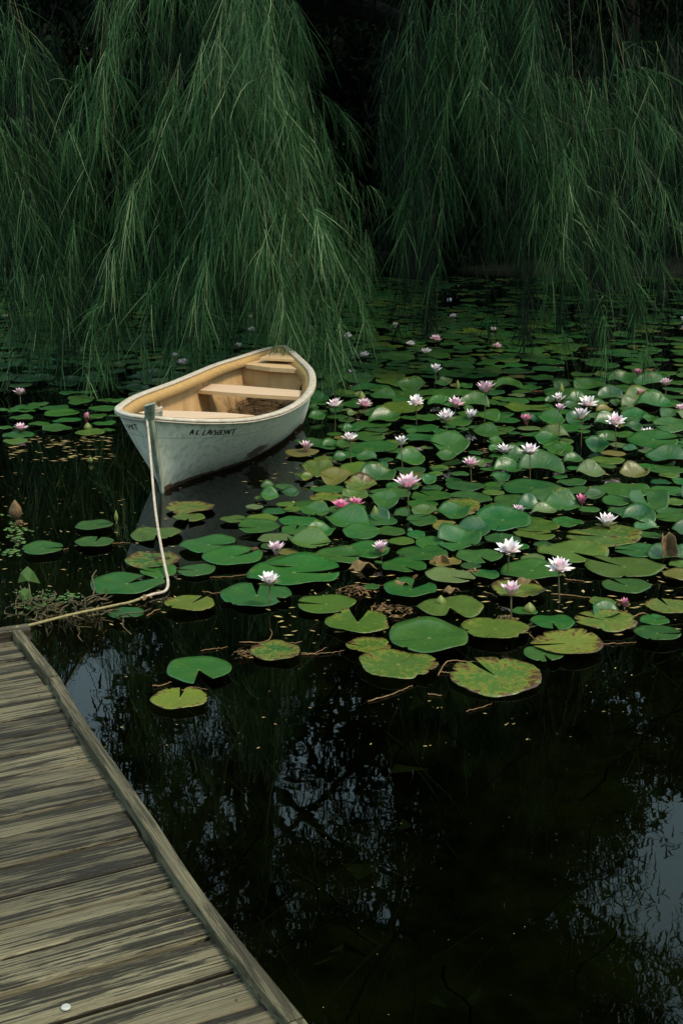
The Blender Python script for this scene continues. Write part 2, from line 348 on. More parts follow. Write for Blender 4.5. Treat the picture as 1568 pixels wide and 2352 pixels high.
# ------------------------------------------------------------------ dock
DZ = .32
e1 = Vector((-.444, .896, 0))                      # along the edge, away from the viewer
e2 = Vector((.896, .444, 0))                       # along the planks, toward the water
edge_px = [(-1.215, 4.42), (-1.0, 4.0), (-.665, 3.30), (-.53, 2.987), (-.375, 2.68), (-.115, 2.19), (.30, 1.36), (.75, .48)]
def dock():
    t = empty('dock', (-1.2, 4.4, 0)); tag(t, 'weathered grey wooden dock with a raised edge timber along the water', 'dock')
    inv = Matrix.Translation((1.2, -4.4, 0))
    rr = random.Random(3)
    org = Vector((-.115, 2.19, 0)); a = math.atan2(e2.y, e2.x)
    # plank gaps measured along e1 from org
    s = -2.4; cuts = []
    while s < 2.46: cuts.append(s); s += rr.choice([.115, .125, .13, .135, .14])
    cuts.append(2.49)
    for i in range(len(cuts) - 1):
        s0, s1 = cuts[i] + rr.choice([.0045, .006, .0075]), cuts[i + 1] - rr.choice([.0045, .006, .0075])
        mid = (s0 + s1) / 2; wd = s1 - s0
        n = 26; L = 3.4; vs = []; fs = []
        skew = rr.uniform(-.003, .003); zz = rr.uniform(-.004, .004); endx = rr.uniform(-.008, .02)
        for k in range(n + 1):
            x = -L + (L + endx) * (k / n)
            wob = .0012 * math.sin(k * 1.3 + i) 
            for (yy, z) in ((-wd / 2, -.034), (-wd / 2, -.007), (-wd / 2 + .005, 0), (-wd / 6, .0015), (wd / 6, .0015), (wd / 2 - .005, 0), (wd / 2, -.007), (wd / 2, -.034)):
                vs.append((x, yy + wob * (1 if abs(yy) > .02 else .3) + skew * k / n, z + zz))
        m_ = 8
        for k in range(n):
            for q in range(m_): fs.append((k * m_ + q, k * m_ + (q + 1) % m_, (k + 1) * m_ + (q + 1) % m_, (k + 1) * m_ + q))
        fs.append(tuple(range(m_))); fs.append(tuple(n * m_ + q for q in range(m_))[::-1])
        mb = MB(); mb.add(vs, fs)
        # the edge bows a little: find the edge point at this mid
        P = org + e1 * mid
        best = None
        for u, v in zip(edge_px[:-1], edge_px[1:]):
            U = Vector((*u, 0)); V = Vector((*v, 0)); d = V - U
            den = d.x * e2.y - d.y * e2.x
            tt = ((P.x - U.x) * e2.y - (P.y - U.y) * e2.x) / den
            if -.02 <= tt <= 1.02: best = U + d * tt
        if best is None: best = P
        o = mb.build('plank', M['plank'], t, smooth=False)
        for yy in (-wd * .27, wd * .25):
            nb = MB(); xx = -.045 + rr.uniform(-.008, .008) if i % 2 else -.75 + rr.uniform(-.01, .01); nb.tube([(xx, yy, -.002), (xx, yy, .0022 + zz)], [.0036, .0032], 9); nb.build('nail_head', M['nail'], o)
        o.location = Vector((best.x + 1.2, best.y - 4.4, DZ)) ; o.rotation_euler = (0, 0, a + rr.uniform(-.004, .004))
    # edge timbers in three lengths
    top = {0: [(-1.223, 4.424), (-.99, 3.985)], 1: [(-.985, 3.975), (-.82, 3.60), (-.665, 3.285), (-.52, 2.987), (-.386, 2.70), (-.25, 2.44), (-.107, 2.184)], 2: [(-.105, 2.18), (.30, 1.38), (.75, .50)]}
    for k, pts in top.items():
        P = smooth_path([(x, y, 0) for x, y in pts], 26 if k == 1 else 8)
        wd = .0345; hh = .034; vs = []; fs = []
        sec = [(0, .0), (0, hh - .003), (.003, hh), (wd - .003, hh), (wd, hh - .003), (wd, -.02), (.0, -.02)]
        for i in range(len(P)):
            d = P[min(i + 1, len(P) - 1)] - P[max(i - 1, 0)]; d /= np.linalg.norm(d); nx = np.array((-d[1], d[0], 0)) 
            for (u, z) in sec: 
                q = P[i] + nx * u; vs.append((q[0] + 1.2, q[1] - 4.4, DZ + z + .001))
        m_ = len(sec)
        for i in range(len(P) - 1):
            for q in range(m_): fs.append((i * m_ + q, i * m_ + (q + 1) % m_, (i + 1) * m_ + (q + 1) % m_, (i + 1) * m_ + q))
        fs.append(tuple(range(m_))); fs.append(tuple((len(P) - 1) * m_ + q for q in range(m_))[::-1])
        mb = MB(); mb.add(vs, fs); me = mb.mesh('edge_timber')
        # turn so that local X runs with the grain
        th = math.atan2(-e1.y, -e1.x); rot = Matrix.Rotation(-th, 4, 'Z'); me.transform(rot)
        bm = bmesh.new(); bm.from_mesh(me); bmesh.ops.recalc_face_normals(bm, faces=bm.faces); bm.to_mesh(me); bm.free()
        o = link('edge_timber', me, M['curb'], t, smooth=False); o.rotation_euler = (0, 0, th)
    # end beam at the far corner, fascia, posts
    def beam(name, c, L, wdt, hgt, ang, mat=M['beam']):
        mb = MB(); mb.box((0, 0, 0), L, wdt, hgt); o = mb.build(name, mat, t, smooth=False)
        o.location = Vector(c) - Vector((-1.2, 4.4, 0)); o.rotation_euler = (0, 0, ang)
        bv = o.modifiers.new('bevel', 'BEVEL'); bv.width = .004; bv.segments = 2
    c = Vector((-1.175, 4.485, 0)) - e2 * 1.7
    beam('end_cap', (c.x, c.y, DZ + .012), 3.4, .055, .05, a, M['curb'])
    c2 = c - e1 * .055
    beam('end_beam', (c2.x, c2.y, DZ - .05), 3.36, .05, .09, a)
    for off in (-.03, -.75, -1.6):
        mid = Vector((-.1, 2.2, 0)) + e2 * off
        beam('joist', (mid.x, mid.y, DZ - .10), 5.0, .045, .12, a + math.pi / 2)
    for s_ in (-1.6, .1, 2.2):
        for off in (-.09, -1.5):
            q = org + e1 * s_ + e2 * off; mb = MB(); mb.tube([(0, 0, -.6), (0, 0, DZ - .045)], .05, 12)
            o = mb.build('support_post', M['beam'], t); o.location = Vector((q.x + 1.2, q.y - 4.4, 0))
    return t
dock()
def disc():
    p = at(152, 2316, DZ + .001); mb = MB(); n = 24; vs = []; K_ = .85
    for (r, z) in ((.0001, .006), (.004, .006), (.006, .0075), (.011, .0068), (.0125, .004), (.0125, 0), (.0001, 0)):
        for k in range(n): vs.append((K_ * r * math.cos(2 * math.pi * k / n), K_ * r * math.sin(2 * math.pi * k / n), z * .6))
    fs = [(i * n + k, i * n + (k + 1) % n, (i + 1) * n + (k + 1) % n, (i + 1) * n + k) for i in range(6) for k in range(n)]
    mb.add(vs, fs); o = mb.build('button', M['white']); o.location = (p.x, p.y, DZ + .002)
    tag(o, 'small white round button lying on the dock planks', 'button')
disc()

# ------------------------------------------------------------------ boat
def boat():
    t = empty('rowing_boat', (-.9, 9.4, 0))
    tag(t, 'weathered pale green wooden rowing boat moored among lily pads with bare wood interior', 'boat')
    O = np.array((-.9, 9.4, 0))
    N = 44
    Gs = smooth_path([at(350, 962, .525), at(400, 966, .505), at(460, 969, .485), at(520, 969, .47), at(570, 966, .455), at(604, 960, .45), at(649, 948, .44), at(689, 927, .44), at(713, 903, .44), at(721.5, 880, .445), at(718, 857, .45), at(706, 841, .46), at(686, 822, .475), at(666, 804, .495), at(650, 797, .51)], N)
    Gp = smooth_path([at(340, 962, .525), at(312, 959, .525), at(286, 954, .525), at(271, 947, .525), at(269, 940, .525), at(280, 931, .52), at(314, 911, .505), at(400, 879, .48), at(488, 842, .465), at(544, 824, .465), at(593, 808, .475), at(620, 801, .49), at(640, 795.5, .51)], N)
    Ws = smooth_path([at(375, 1129), at(410, 1114), at(450, 1098), at(560, 1062), at(640, 1020), at(682, 985), Vector((-.33, 10.2, 0)), Vector((-.40, 10.7, 0)), Vector((-.52, 11.05, 0))], N)
    Wp = smooth_path([at(372, 1129), Vector((-1.215, 8.20, 0)), Vector((-1.245, 8.6, 0)), Vector((-1.19, 9.2, 0)), Vector((-1.08, 9.8, 0)), Vector((-.92, 10.4, 0)), Vector((-.76, 10.8, 0)), Vector((-.56, 11.05, 0))], N)
    # resample the gunwales by distance along the boat axis so both sides pair up
    ax = np.array((.18, .984, 0.0))
    def resample(P, n):
        d = np.r_[0, np.cumsum(np.linalg.norm(np.diff(P, axis=0), axis=1))]; u = np.linspace(0, d[-1], n)
        return np.stack([np.interp(u, d, P[:, k]) for k in range(3)], 1)
    Gs, Gp, Ws, Wp = [resample(P, N) for P in (Gs, Gp, Ws, Wp)]
    C = (Ws + Wp) / 2
    def side(G, W, sgn, rows=16, inset=0.0, zfloor=None):
        out = np.zeros((rows, N, 3)); vv = np.zeros((rows, N))
        Kp = C.copy(); Kp[:, 2] = -.16
        for i in range(N):
            a_, b_ = G[i], W[i]; outw = (a_ - C[i]); outw[2] = 0; L = np.linalg.norm(outw); outw = outw / max(L, 1e-6)
            e = min(1, i / 7.0) * min(1.0, (N - 1 - i) / 6.0 + .15)
            ctrl = (a_ * .45 + b_ * .55) + outw * (.055 * e + .004); 
            for r in range(rows):
                q = r / (rows - 4.0)
                if q <= 1: p = (1 - q) ** 2 * a_ + 2 * q * (1 - q) * ctrl + q * q * b_
                else: k = (r - (rows - 4)) / 3.0; p = b_ * (1 - k) + (Kp[i]) * k + np.array((0, 0, -.05 * math.sin(k * math.pi)))
                out[r, i] = p - outw * inset * (1 if i > 0 else 1); vv[r, i] = q
        return out, vv
    S, vs_ = side(Gs, Ws, 1); Pt, vp_ = side(Gp, Wp, -1)
    rows = S.shape[0]
    grid = np.concatenate([S, Pt[:, ::-1]], axis=1); vv = np.concatenate([vs_, vp_[:, ::-1]], axis=1); nc = grid.shape[1]
    V = (grid - O).reshape(-1, 3); F = [(r * nc + c, r * nc + (c + 1) % nc, (r + 1) * nc + (c + 1) % nc, (r + 1) * nc + c) for r in range(rows - 1) for c in range(nc)]
    me = fast_mesh('hull', V, np.array(F)[:, ::-1]); 
    aa = me.attributes.new('vv', 'FLOAT', 'POINT'); aa.data.foreach_set('value', vv.ravel().astype(np.float32))
    px = np.array([prj(p)[:2] for p in grid.reshape(-1, 3)])
    # the flaked patch on the starboard quarter, an elongated region on the planking
    dx = (px[:, 0] - 588) / 36; dy = (px[:, 1] - (1038 - (px[:, 0] - 588) * .57)) / 11
    patch = np.exp(-(dx ** 2 + dy ** 2)) * (np.arange(len(px)) % nc < N)
    aa = me.attributes.new('patch', 'FLOAT', 'POINT'); aa.data.foreach_set('value', patch.astype(np.float32))
    hull = link('hull', me, M['hull'], t)
    bvh = BVHTree.FromPolygons([tuple(p) for p in grid.reshape(-1, 3)], [tuple(map(int, f)) for f in F])
    # inner skin
    def inner(S_, G, W, off):
        out = []
        for i in range(N):
            outw = G[i] - C[i]; outw[2] = 0; outw /= max(np.linalg.norm(outw), 1e-6)
            colm = []
            zs = np.linspace(G[i][2] - .004, .075, 12); zc = S_[:, i, 2]; order = np.argsort(zc)
            for z in zs:
                x = np.interp(z, zc[order], S_[order, i, 0]); y = np.interp(z, zc[order], S_[order, i, 1])
                colm.append(np.array((x, y, z)) - outw * off)
            out.append(colm)
        return np.array(out).transpose(1, 0, 2)
    IS = inner(S, Gs, Ws, .03); IP = inner(Pt, Gp, Wp, .03)
    g2 = np.concatenate([IS, IP[:, ::-1]], axis=1); n2 = g2.shape[1]; r2 = g2.shape[0]
    V = list((g2 - O).reshape(-1, 3)); F = [(r * n2 + c, r * n2 + (c + 1) % n2, (r + 1) * n2 + (c + 1) % n2, (r + 1) * n2 + c) for r in range(r2 - 1) for c in range(n2)]
    V = np.array(V); me = fast_mesh('inner_planking', V, np.array(F)); link('inner_planking', me, M['inner'], t)
    fl = []; vs = []
    for i in range(N):
        a_, b_ = IS[-1, i], IP[-1, i]
        for k in range(9):
            q = k / 8; p = a_ * (1 - q) + b_ * q; vs.append(p + np.array((0, 0, -.02 * math.sin(q * math.pi) + .001)) - O)
    for i in range(N - 1):
        for k in range(8): fl.append((i * 9 + k, i * 9 + k + 1, (i + 1) * 9 + k + 1, (i + 1) * 9 + k))
    mb = MB(); mb.add(vs, fl); mb.build('floor', M['inner'], t)
    # rails: sweep along whole loop, open at the stem
    loop = np.concatenate([Gs, Gp[::-1][1:]], axis=0)
    def outn(P):
        d = np.gradient(P, axis=0); d[:, 2] = 0; d /= np.linalg.norm(d, axis=1)[:, None]
        return np.stack([d[:, 1], -d[:, 0], np.zeros(len(P))], 1)
    loop2 = np.array(smooth_path(loop, 150)); nrm = outn(loop2)
    # outward for the starboard run (bow to stern) is +right of travel
    def sweep(name, sec, mat, P=loop2, Nn=nrm, rnd=True):
        vs = []; m_ = len(sec)
        for i in range(len(P)):
            for (u, z) in sec: vs.append(P[i] + Nn[i] * u + np.array((0, 0, z)) - O)
        fs = []
        for i in range(len(P) - 1):
            for q in range(m_): fs.append((i * m_ + q, i * m_ + (q + 1) % m_, (i + 1) * m_ + (q + 1) % m_, (i + 1) * m_ + q))
        fs.append(tuple(range(m_))); fs.append(tuple((len(P) - 1) * m_ + q for q in range(m_))[::-1])
        mb = MB(); mb.add(vs, fs); me = mb.mesh(name); bm = bmesh.new(); bm.from_mesh(me); bmesh.ops.recalc_face_normals(bm, faces=bm.faces); bm.to_mesh(me); bm.free()
        o = link(name, me, mat, t, smooth=True)
        return o
    sweep('gunwale', [(-.038, .0), (-.038, .011), (-.034, .015), (.008, .017), (.014, .013), (.016, .004), (.014, -.001), (.008, -.003)], M['rail'])
    sweep('rub_rail', [(.003, -.004), (.013, -.005), (.015, -.009), (.013, -.013), (.003, -.014)], M['rail'])
    sweep('inwale', [(-.037, -.002), (-.026, -.002), (-.080, -.055), (-.094, -.055)], M['inwale'])
    # stem post
    mb = MB(); top = atY(345, 926, 7.64); top.z = .64
    w0 = Vector((Ws[0] + Wp[0]) / 2); g0 = Vector((Gs[0] + Gp[0]) / 2); cc_ = lambda q: (1 - q) ** 2 * g0 + 2 * q * (1 - q) * (g0 * .45 + w0 * .55) + q * q * w0
    A = [w0 + Vector((.01, .10, -.12)), cc_(1.0), cc_(.75), cc_(.5), cc_(.25), cc_(0.0), top]
    wds = [.008, .010, .016, .020, .023, .026, .030]; vs = []
    for p, wd in zip(A, wds):
        for (u, v) in ((-wd, .045), (-wd, .0), (-wd * .55, -.022), (wd * .55, -.022), (wd, .0), (wd, .045)):
            vs.append(Vector((p.x + u * 1.15, p.y + v - .030 + u * -.15, p.z + (.01 * (u / wd) if p is A[-1] else 0))) - Vector(O))
    fs = [(i * 6 + k, i * 6 + (k + 1) % 6, (i + 1) * 6 + (k + 1) % 6, (i + 1) * 6 + k) for i in range(6) for k in range(6)]
    fs += [tuple(range(6)), tuple(36 + k for k in range(6))[::-1]]
    mb.add(vs, fs); me = mb.mesh('stem_post'); bm = bmesh.new(); bm.from_mesh(me); bmesh.ops.recalc_face_normals(bm, faces=bm.faces); bm.to_mesh(me); bm.free()
    o = link('stem_post', me, M['post'], t, smooth=False); bv = o.modifiers.new('bevel', 'BEVEL'); bv.width = .004; bv.segments = 2
    mb = MB(); k = at(359, 955, .50) - Vector(O)                   # knee that fairs the post into the rail
    mb.add([k + Vector(v) for v in ((-.012, -.012, -.03), (.035, .004, -.03), (.035, .004, .022), (.010, .0, .045), (-.012, -.004, .075), (-.012, .04, -.03), (.035, .05, -.03), (.035, .05, .022), (.010, .046, .045), (-.012, .042, .075))],
           [(0, 1, 2, 3, 4), (9, 8, 7, 6, 5), (0, 5, 6, 1), (1, 6, 7, 2), (2, 7, 8, 3), (3, 8, 9, 4), (4, 9, 5, 0)])
    mb.build('knee', M['post'], t, smooth=False)
    # slabs cut to a pixel outline at one height
    def slab(name, pts, z, th, mat, mat2=None, par=t):
        top = [at(x, y, z) - Vector(O) for x, y in pts]; n = len(top)
        bot = [p - Vector((0, 0, th)) for p in top]; mb = MB()
        mb.add(top + bot, [tuple(range(n))]); mb.add(top + bot, [tuple(range(n, 2 * n))[::-1]] + [(i, i + n, (i + 1) % n + n, (i + 1) % n) for i in range(n)], 1 if mat2 else 0)
        me = mb.mesh(name); bm = bmesh.new(); bm.from_mesh(me); bmesh.ops.remove_doubles(bm, verts=bm.verts, dist=1e-5); bmesh.ops.recalc_face_normals(bm, faces=bm.faces); bm.to_mesh(me); bm.free()
        return link(name, me, [mat, mat2] if mat2 else mat, par, smooth=False)
    slab('middle_seat', [(406, 892), (447, 879), (560, 886), (716, 899), (694, 912), (560, 904)], .355, .028, M['seat'], M['seat_edge'])
    slab('stern_seat', [(546, 834), (598, 824), (676, 829), (706, 846), (700, 849), (620, 844)], .425, .035, M['seat_edge'], M['seat_edge'])
    slab('stern_deck', [(596, 822), (644, 801), (660, 806), (676, 826)], .472, .02, M['seat_edge'], M['seat_edge'])
    mb = MB(); bp = [at(551, 842, .405), at(699, 855, .405), at(699, 855, .405), at(551, 842, .405)]
    b0 = at(551, 843, .392); b1 = at(702, 857, .392)
    d = (b1 - b0).normalized(); lo0 = b0 + d * .10; lo1 = b1 - d * .14; lo0.z = lo1.z = .07
    q = Vector((-.02, .02, 0)); vs = [b0, b1, lo1, lo0]; vs = vs + [v + Vector((-.01, .025, 0)) for v in vs]
    mb.add([v - Vector(O) for v in vs], [(0, 1, 2, 3), (7, 6, 5, 4), (0, 4, 5, 1), (1, 5, 6, 2), (2, 6, 7, 3), (3, 7, 4, 0)]); mb.build('bulkhead', M['inner'], t, smooth=False)
    # bow bench
    slab('bow_seat', [(318, 947), (345, 942), (430, 944), (520, 948), (585, 954), (540, 959), (450, 961), (360, 956)], .470, .025, M['seat'], M['seat_edge'])
    # frames
    def frame(i, par=t):
        for (I, s) in ((IP, 1), (IS, -1)):
            pts = [Vector(I[r, i] - O) for r in range(1, 12)]; cc = Vector(C[i] - O)
            mb = MB(); vs = []
            for p in pts:
                inn = (cc - p); inn.z = 0; inn.normalize(); al = Vector((inn.y, -inn.x, 0)) * .011
                vs += [p - al, p - al + inn * .012, p + al + inn * .012, p + al]
            fs = [(k * 4 + a_, k * 4 + (a_ + 1) % 4, k * 4 + 4 + (a_ + 1) % 4, k * 4 + 4 + a_) for k in range(10) for a_ in range(4)]
            mb.add(vs, fs); me = mb.mesh('rib'); bm = bmesh.new(); bm.from_mesh(me); bmesh.ops.recalc_face_normals(bm, faces=bm.faces); bm.to_mesh(me); bm.free()
            link('rib', me, M['inner'], par, smooth=False)
    for i in (15, 27): frame(i)
    # lettering laid on the hull
    def stroke(mb, pts, wid):
        P = []
        for a_, b_ in zip(pts[:-1], pts[1:]):
            for k in range(5): P.append((a_[0] + (b_[0] - a_[0]) * k / 5, a_[1] + (b_[1] - a_[1]) * k / 5))
        P.append(pts[-1]); W_ = []; o_ = Vector((0, 0, CAM_H))
        for i, (x, y) in enumerate(P):
            X = (440 + x / 2.8) / 1.7417; Y = (1580 + y / 2.8) / 1.7417
            h = bvh.ray_cast(o_, Vector(ray(X, Y)).normalized())
            if h[0] is None: continue
            nn = h[1]; nn = nn if nn.dot(o_ - h[0]) > 0 else -nn
            W_.append((h[0] + nn * .0012, nn))
        vs = []
        for i, (p, nn) in enumerate(W_):
            d_ = W_[min(i + 1, len(W_) - 1)][0] - W_[max(i - 1, 0)][0]; s_ = d_.cross(nn).normalized() * wid * (.6 + .4 * math.sin(i / max(1, len(W_) - 1) * math.pi))
            vs += [p - s_ - Vector(O), p + s_ - Vector(O)]
        mb.add(vs, [(2 * i, 2 * i + 1, 2 * i + 3, 2 * i + 2) for i in range(len(W_) - 1)])
    mb = MB()
    for s_ in ([(893, 447), (925, 390), (934, 385)], [(935, 386), (926, 418), (932, 440)], [(905, 422), (932, 418)],
               [(992, 388), (964, 440), (1000, 438)], [(1068, 385), (1036, 447), (1072, 447)],
               [(1078, 447), (1127, 383), (1119, 447)], [(1096, 422), (1124, 420)], [(1148, 395), (1138, 445)],
               [(1192, 390), (1170, 396), (1187, 420), (1180, 442), (1156, 446)], [(1217, 394), (1203, 440), (1233, 444), (1250, 418), (1244, 392), (1217, 392)],
               [(1207, 418), (1250, 416)], [(1258, 396), (1284, 392), (1292, 424), (1272, 443), (1250, 441)], [(1300, 442), (1320, 388), (1332, 440), (1354, 384)],
               [(1352, 392), (1422, 376)], [(1392, 384), (1374, 447)]): stroke(mb, s_, .0050)
    mb.build('lettering', M['ink'], t)
    mb = MB()
    for s_ in ([(180, 322), (196, 362)], [(203, 325), (218, 388)], [(226, 330), (220, 355), (246, 388)], [(224, 358), (238, 352)], [(238, 328), (262, 390)], [(262, 330), (246, 352), (284, 392)], [(276, 330), (312, 394)], [(268, 332), (298, 330)]): stroke(mb, s_, .0044)
    mb.build('lettering', M['ink'], t)
    return t, bvh, C, IS, IP
BOAT, hull_bvh, BC, BIS, BIP = boat()

def bilge():
    rr = random.Random(9); mb = MB(); c = at(612, 935, .08)
    for k in range(620):
        a_ = rr.uniform(0, 2 * math.pi); r = rr.random() ** .6; x = c.x + .30 * r * math.cos(a_) ; y = c.y + .62 * r * math.sin(a_); x += (y - c.y) * .12
        s = rr.uniform(.008, .04); z = .085 + rr.random() * .05 * (1 - r * .7)
        e = [Vector((rr.uniform(-1, 1), rr.uniform(-1, 1), rr.uniform(-.35, .35))) * s for _ in range(4)]
        mb.add([Vector((x, y, z)) + v for v in e], [(0, 1, 2, 3)])
    n = 18
    vs = [(c.x, c.y, .125)] + [(c.x + .27 * math.cos(2 * math.pi * k / n) * rr.uniform(.7, 1.1) + .07 * math.sin(2 * math.pi * k / n), c.y + .58 * math.sin(2 * math.pi * k / n) * rr.uniform(.8, 1.1), .078) for k in range(n)]
    mb.add(vs, [(0, 1 + k, 1 + (k + 1) % n) for k in range(n)])
    for k in range(14):
        a_ = rr.uniform(0, 6.28); p = Vector((c.x + rr.uniform(-.2, .2), c.y + rr.uniform(-.4, .4), .13)); d = Vector((math.cos(a_), math.sin(a_), rr.uniform(-.1, .25))) * rr.uniform(.06, .16)
        mb.tube([p - d, p, p + d], .004, 5)
    tag(mb.build('rotten_leaf_litter', M['mud'], smooth=False), 'dark wet leaf litter and mud rotting in the bottom of the boat', 'leaf litter', kind='stuff')
bilge()

def rope():
    t = empty('mooring_rope', tuple(at(385, 1345, .01))); tag(t, 'pale mooring rope hanging from the boat post then trailing mossy to the dock corner', 'rope')
    O = t.location
    p = [(348, 944, .555), (339, 951, .54), (338, 965, .53), (343, 1010, .43), (349, 1080, .31), (356, 1160, .20), (366, 1230, .12), (378, 1295, .055), (386, 1335, .022), (380, 1357, .014), (352, 1365, .014), (325, 1374, .016)]
    P = smooth_path([at(*q) for q in p], 120)
    def twist(P, r0, strands=3, pitch=.03):
        mb = MB(); d = np.r_[0, np.cumsum(np.linalg.norm(np.diff(P, axis=0), axis=1))]
        n = int(d[-1] / .006); u = np.linspace(0, d[-1], n); Q = np.stack([np.interp(u, d, P[:, k]) for k in range(3)], 1); T = np.gradient(Q, axis=0); T /= np.linalg.norm(T, axis=1)[:, None]
        A_ = np.cross(T, (.3, .2, .93)); A_ /= np.linalg.norm(A_, axis=1)[:, None]; B_ = np.cross(T, A_)
        for s in range(strands):
            ph = u / pitch * 2 * math.pi + s * 2 * math.pi / strands
            mb.tube([tuple(x) for x in (Q + (A_ * np.cos(ph)[:, None] + B_ * np.sin(ph)[:, None]) * r0 * .5 - np.array(O))], r0 * .58, 5)
        return mb
    twist(P, .0078).build('dry_rope', M['rope'], t)
    c = Vector(P[1]); kb = []
    for i in range(66): a = i * .3; kb.append(np.array((c.x + .030 + .036 * math.cos(a), c.y + .012 + .040 * math.sin(a), c.z - .008 + .0095 * a / 6.28)))
    twist(np.array(kb), .0075).build('hitch', M['rope'], t)
    p2 = [(326, 1374, .016), (300, 1383, .02), (262, 1391, .04), (215, 1401, .075), (160, 1413, .13), (105, 1427, .21), (62, 1438, .31), (40, 1441, .355)]
    twist(smooth_path([at(*q) for q in p2], 80), .0065).build('mossy_rope', M['rope_old'], t)
rope()

# ------------------------------------------------------------------ water lilies in bloom
def petal_mesh(L, W, cup, bend, seed, name='petal'):
    rr = random.Random(seed); nu, nv = 7, 5; vs = []; tone = []
    for i in range(nu):
        u = i / (nu - 1); wd = W * (math.sin(math.pi * min(1, u * .88 + .12)) ** .8) * (1 - u ** 6) * .5 + .0008
        for j in range(nv):
            v = j / (nv - 1) * 2 - 1
            x = u * L; z = cup * L * u * u * 1.0 + abs(v) ** 2 * wd * .5 * (1 - .3 * u) + bend * L * math.sin(u * 3.1) * .1
            vs.append((x, v * wd, z)); tone.append(u)
    F = [(i * nv + j, (i + 1) * nv + j, (i + 1) * nv + j + 1, i * nv + j + 1) for i in range(nu - 1) for j in range(nv - 1)]
    me = fast_mesh(name, np.array(vs), np.array(F)); a = me.attributes.new('along', 'FLOAT', 'POINT'); a.data.foreach_set('value', np.array(tone, dtype=np.float32))
    return me
PET = {}
for tn in ('petal_white', 'petal_pale', 'petal_pink'):
    PET[tn] = []
    for k, (L, W, c, b) in enumerate([(.060, .024, .10, .3), (.058, .023, .16, .6), (.052, .021, .05, .4), (.042, .017, .0, .2)]):
        me = petal_mesh(L, W, c, b, k); me.materials.append(M[tn]); me.polygons.foreach_set('use_smooth', [True] * len(me.polygons)); PET[tn].append(me)
SEP = petal_mesh(.050, .019, .12, .3, 9, 'sepal'); SEP.materials.append(M['sepal']); SEP.polygons.foreach_set('use_smooth', [True] * len(SEP.polygons))
def stamen_mesh():
    mb = MB(); rr = random.Random(4)
    for k in range(26):
        a = rr.uniform(0, 6.28); r = rr.uniform(.001, .009); h = rr.uniform(.016, .026)
        mb.tube([(r * math.cos(a), r * math.sin(a), .002), (1.5 * r * math.cos(a), 1.5 * r * math.sin(a), h)], [.0011, .0016], 4)
    me = mb.mesh('stamens'); me.materials.append(M['stamen']); return me
STA = stamen_mesh()
PHR = {'w': 'petal_white', 'l': 'petal_pale', 'p': 'petal_pink'}
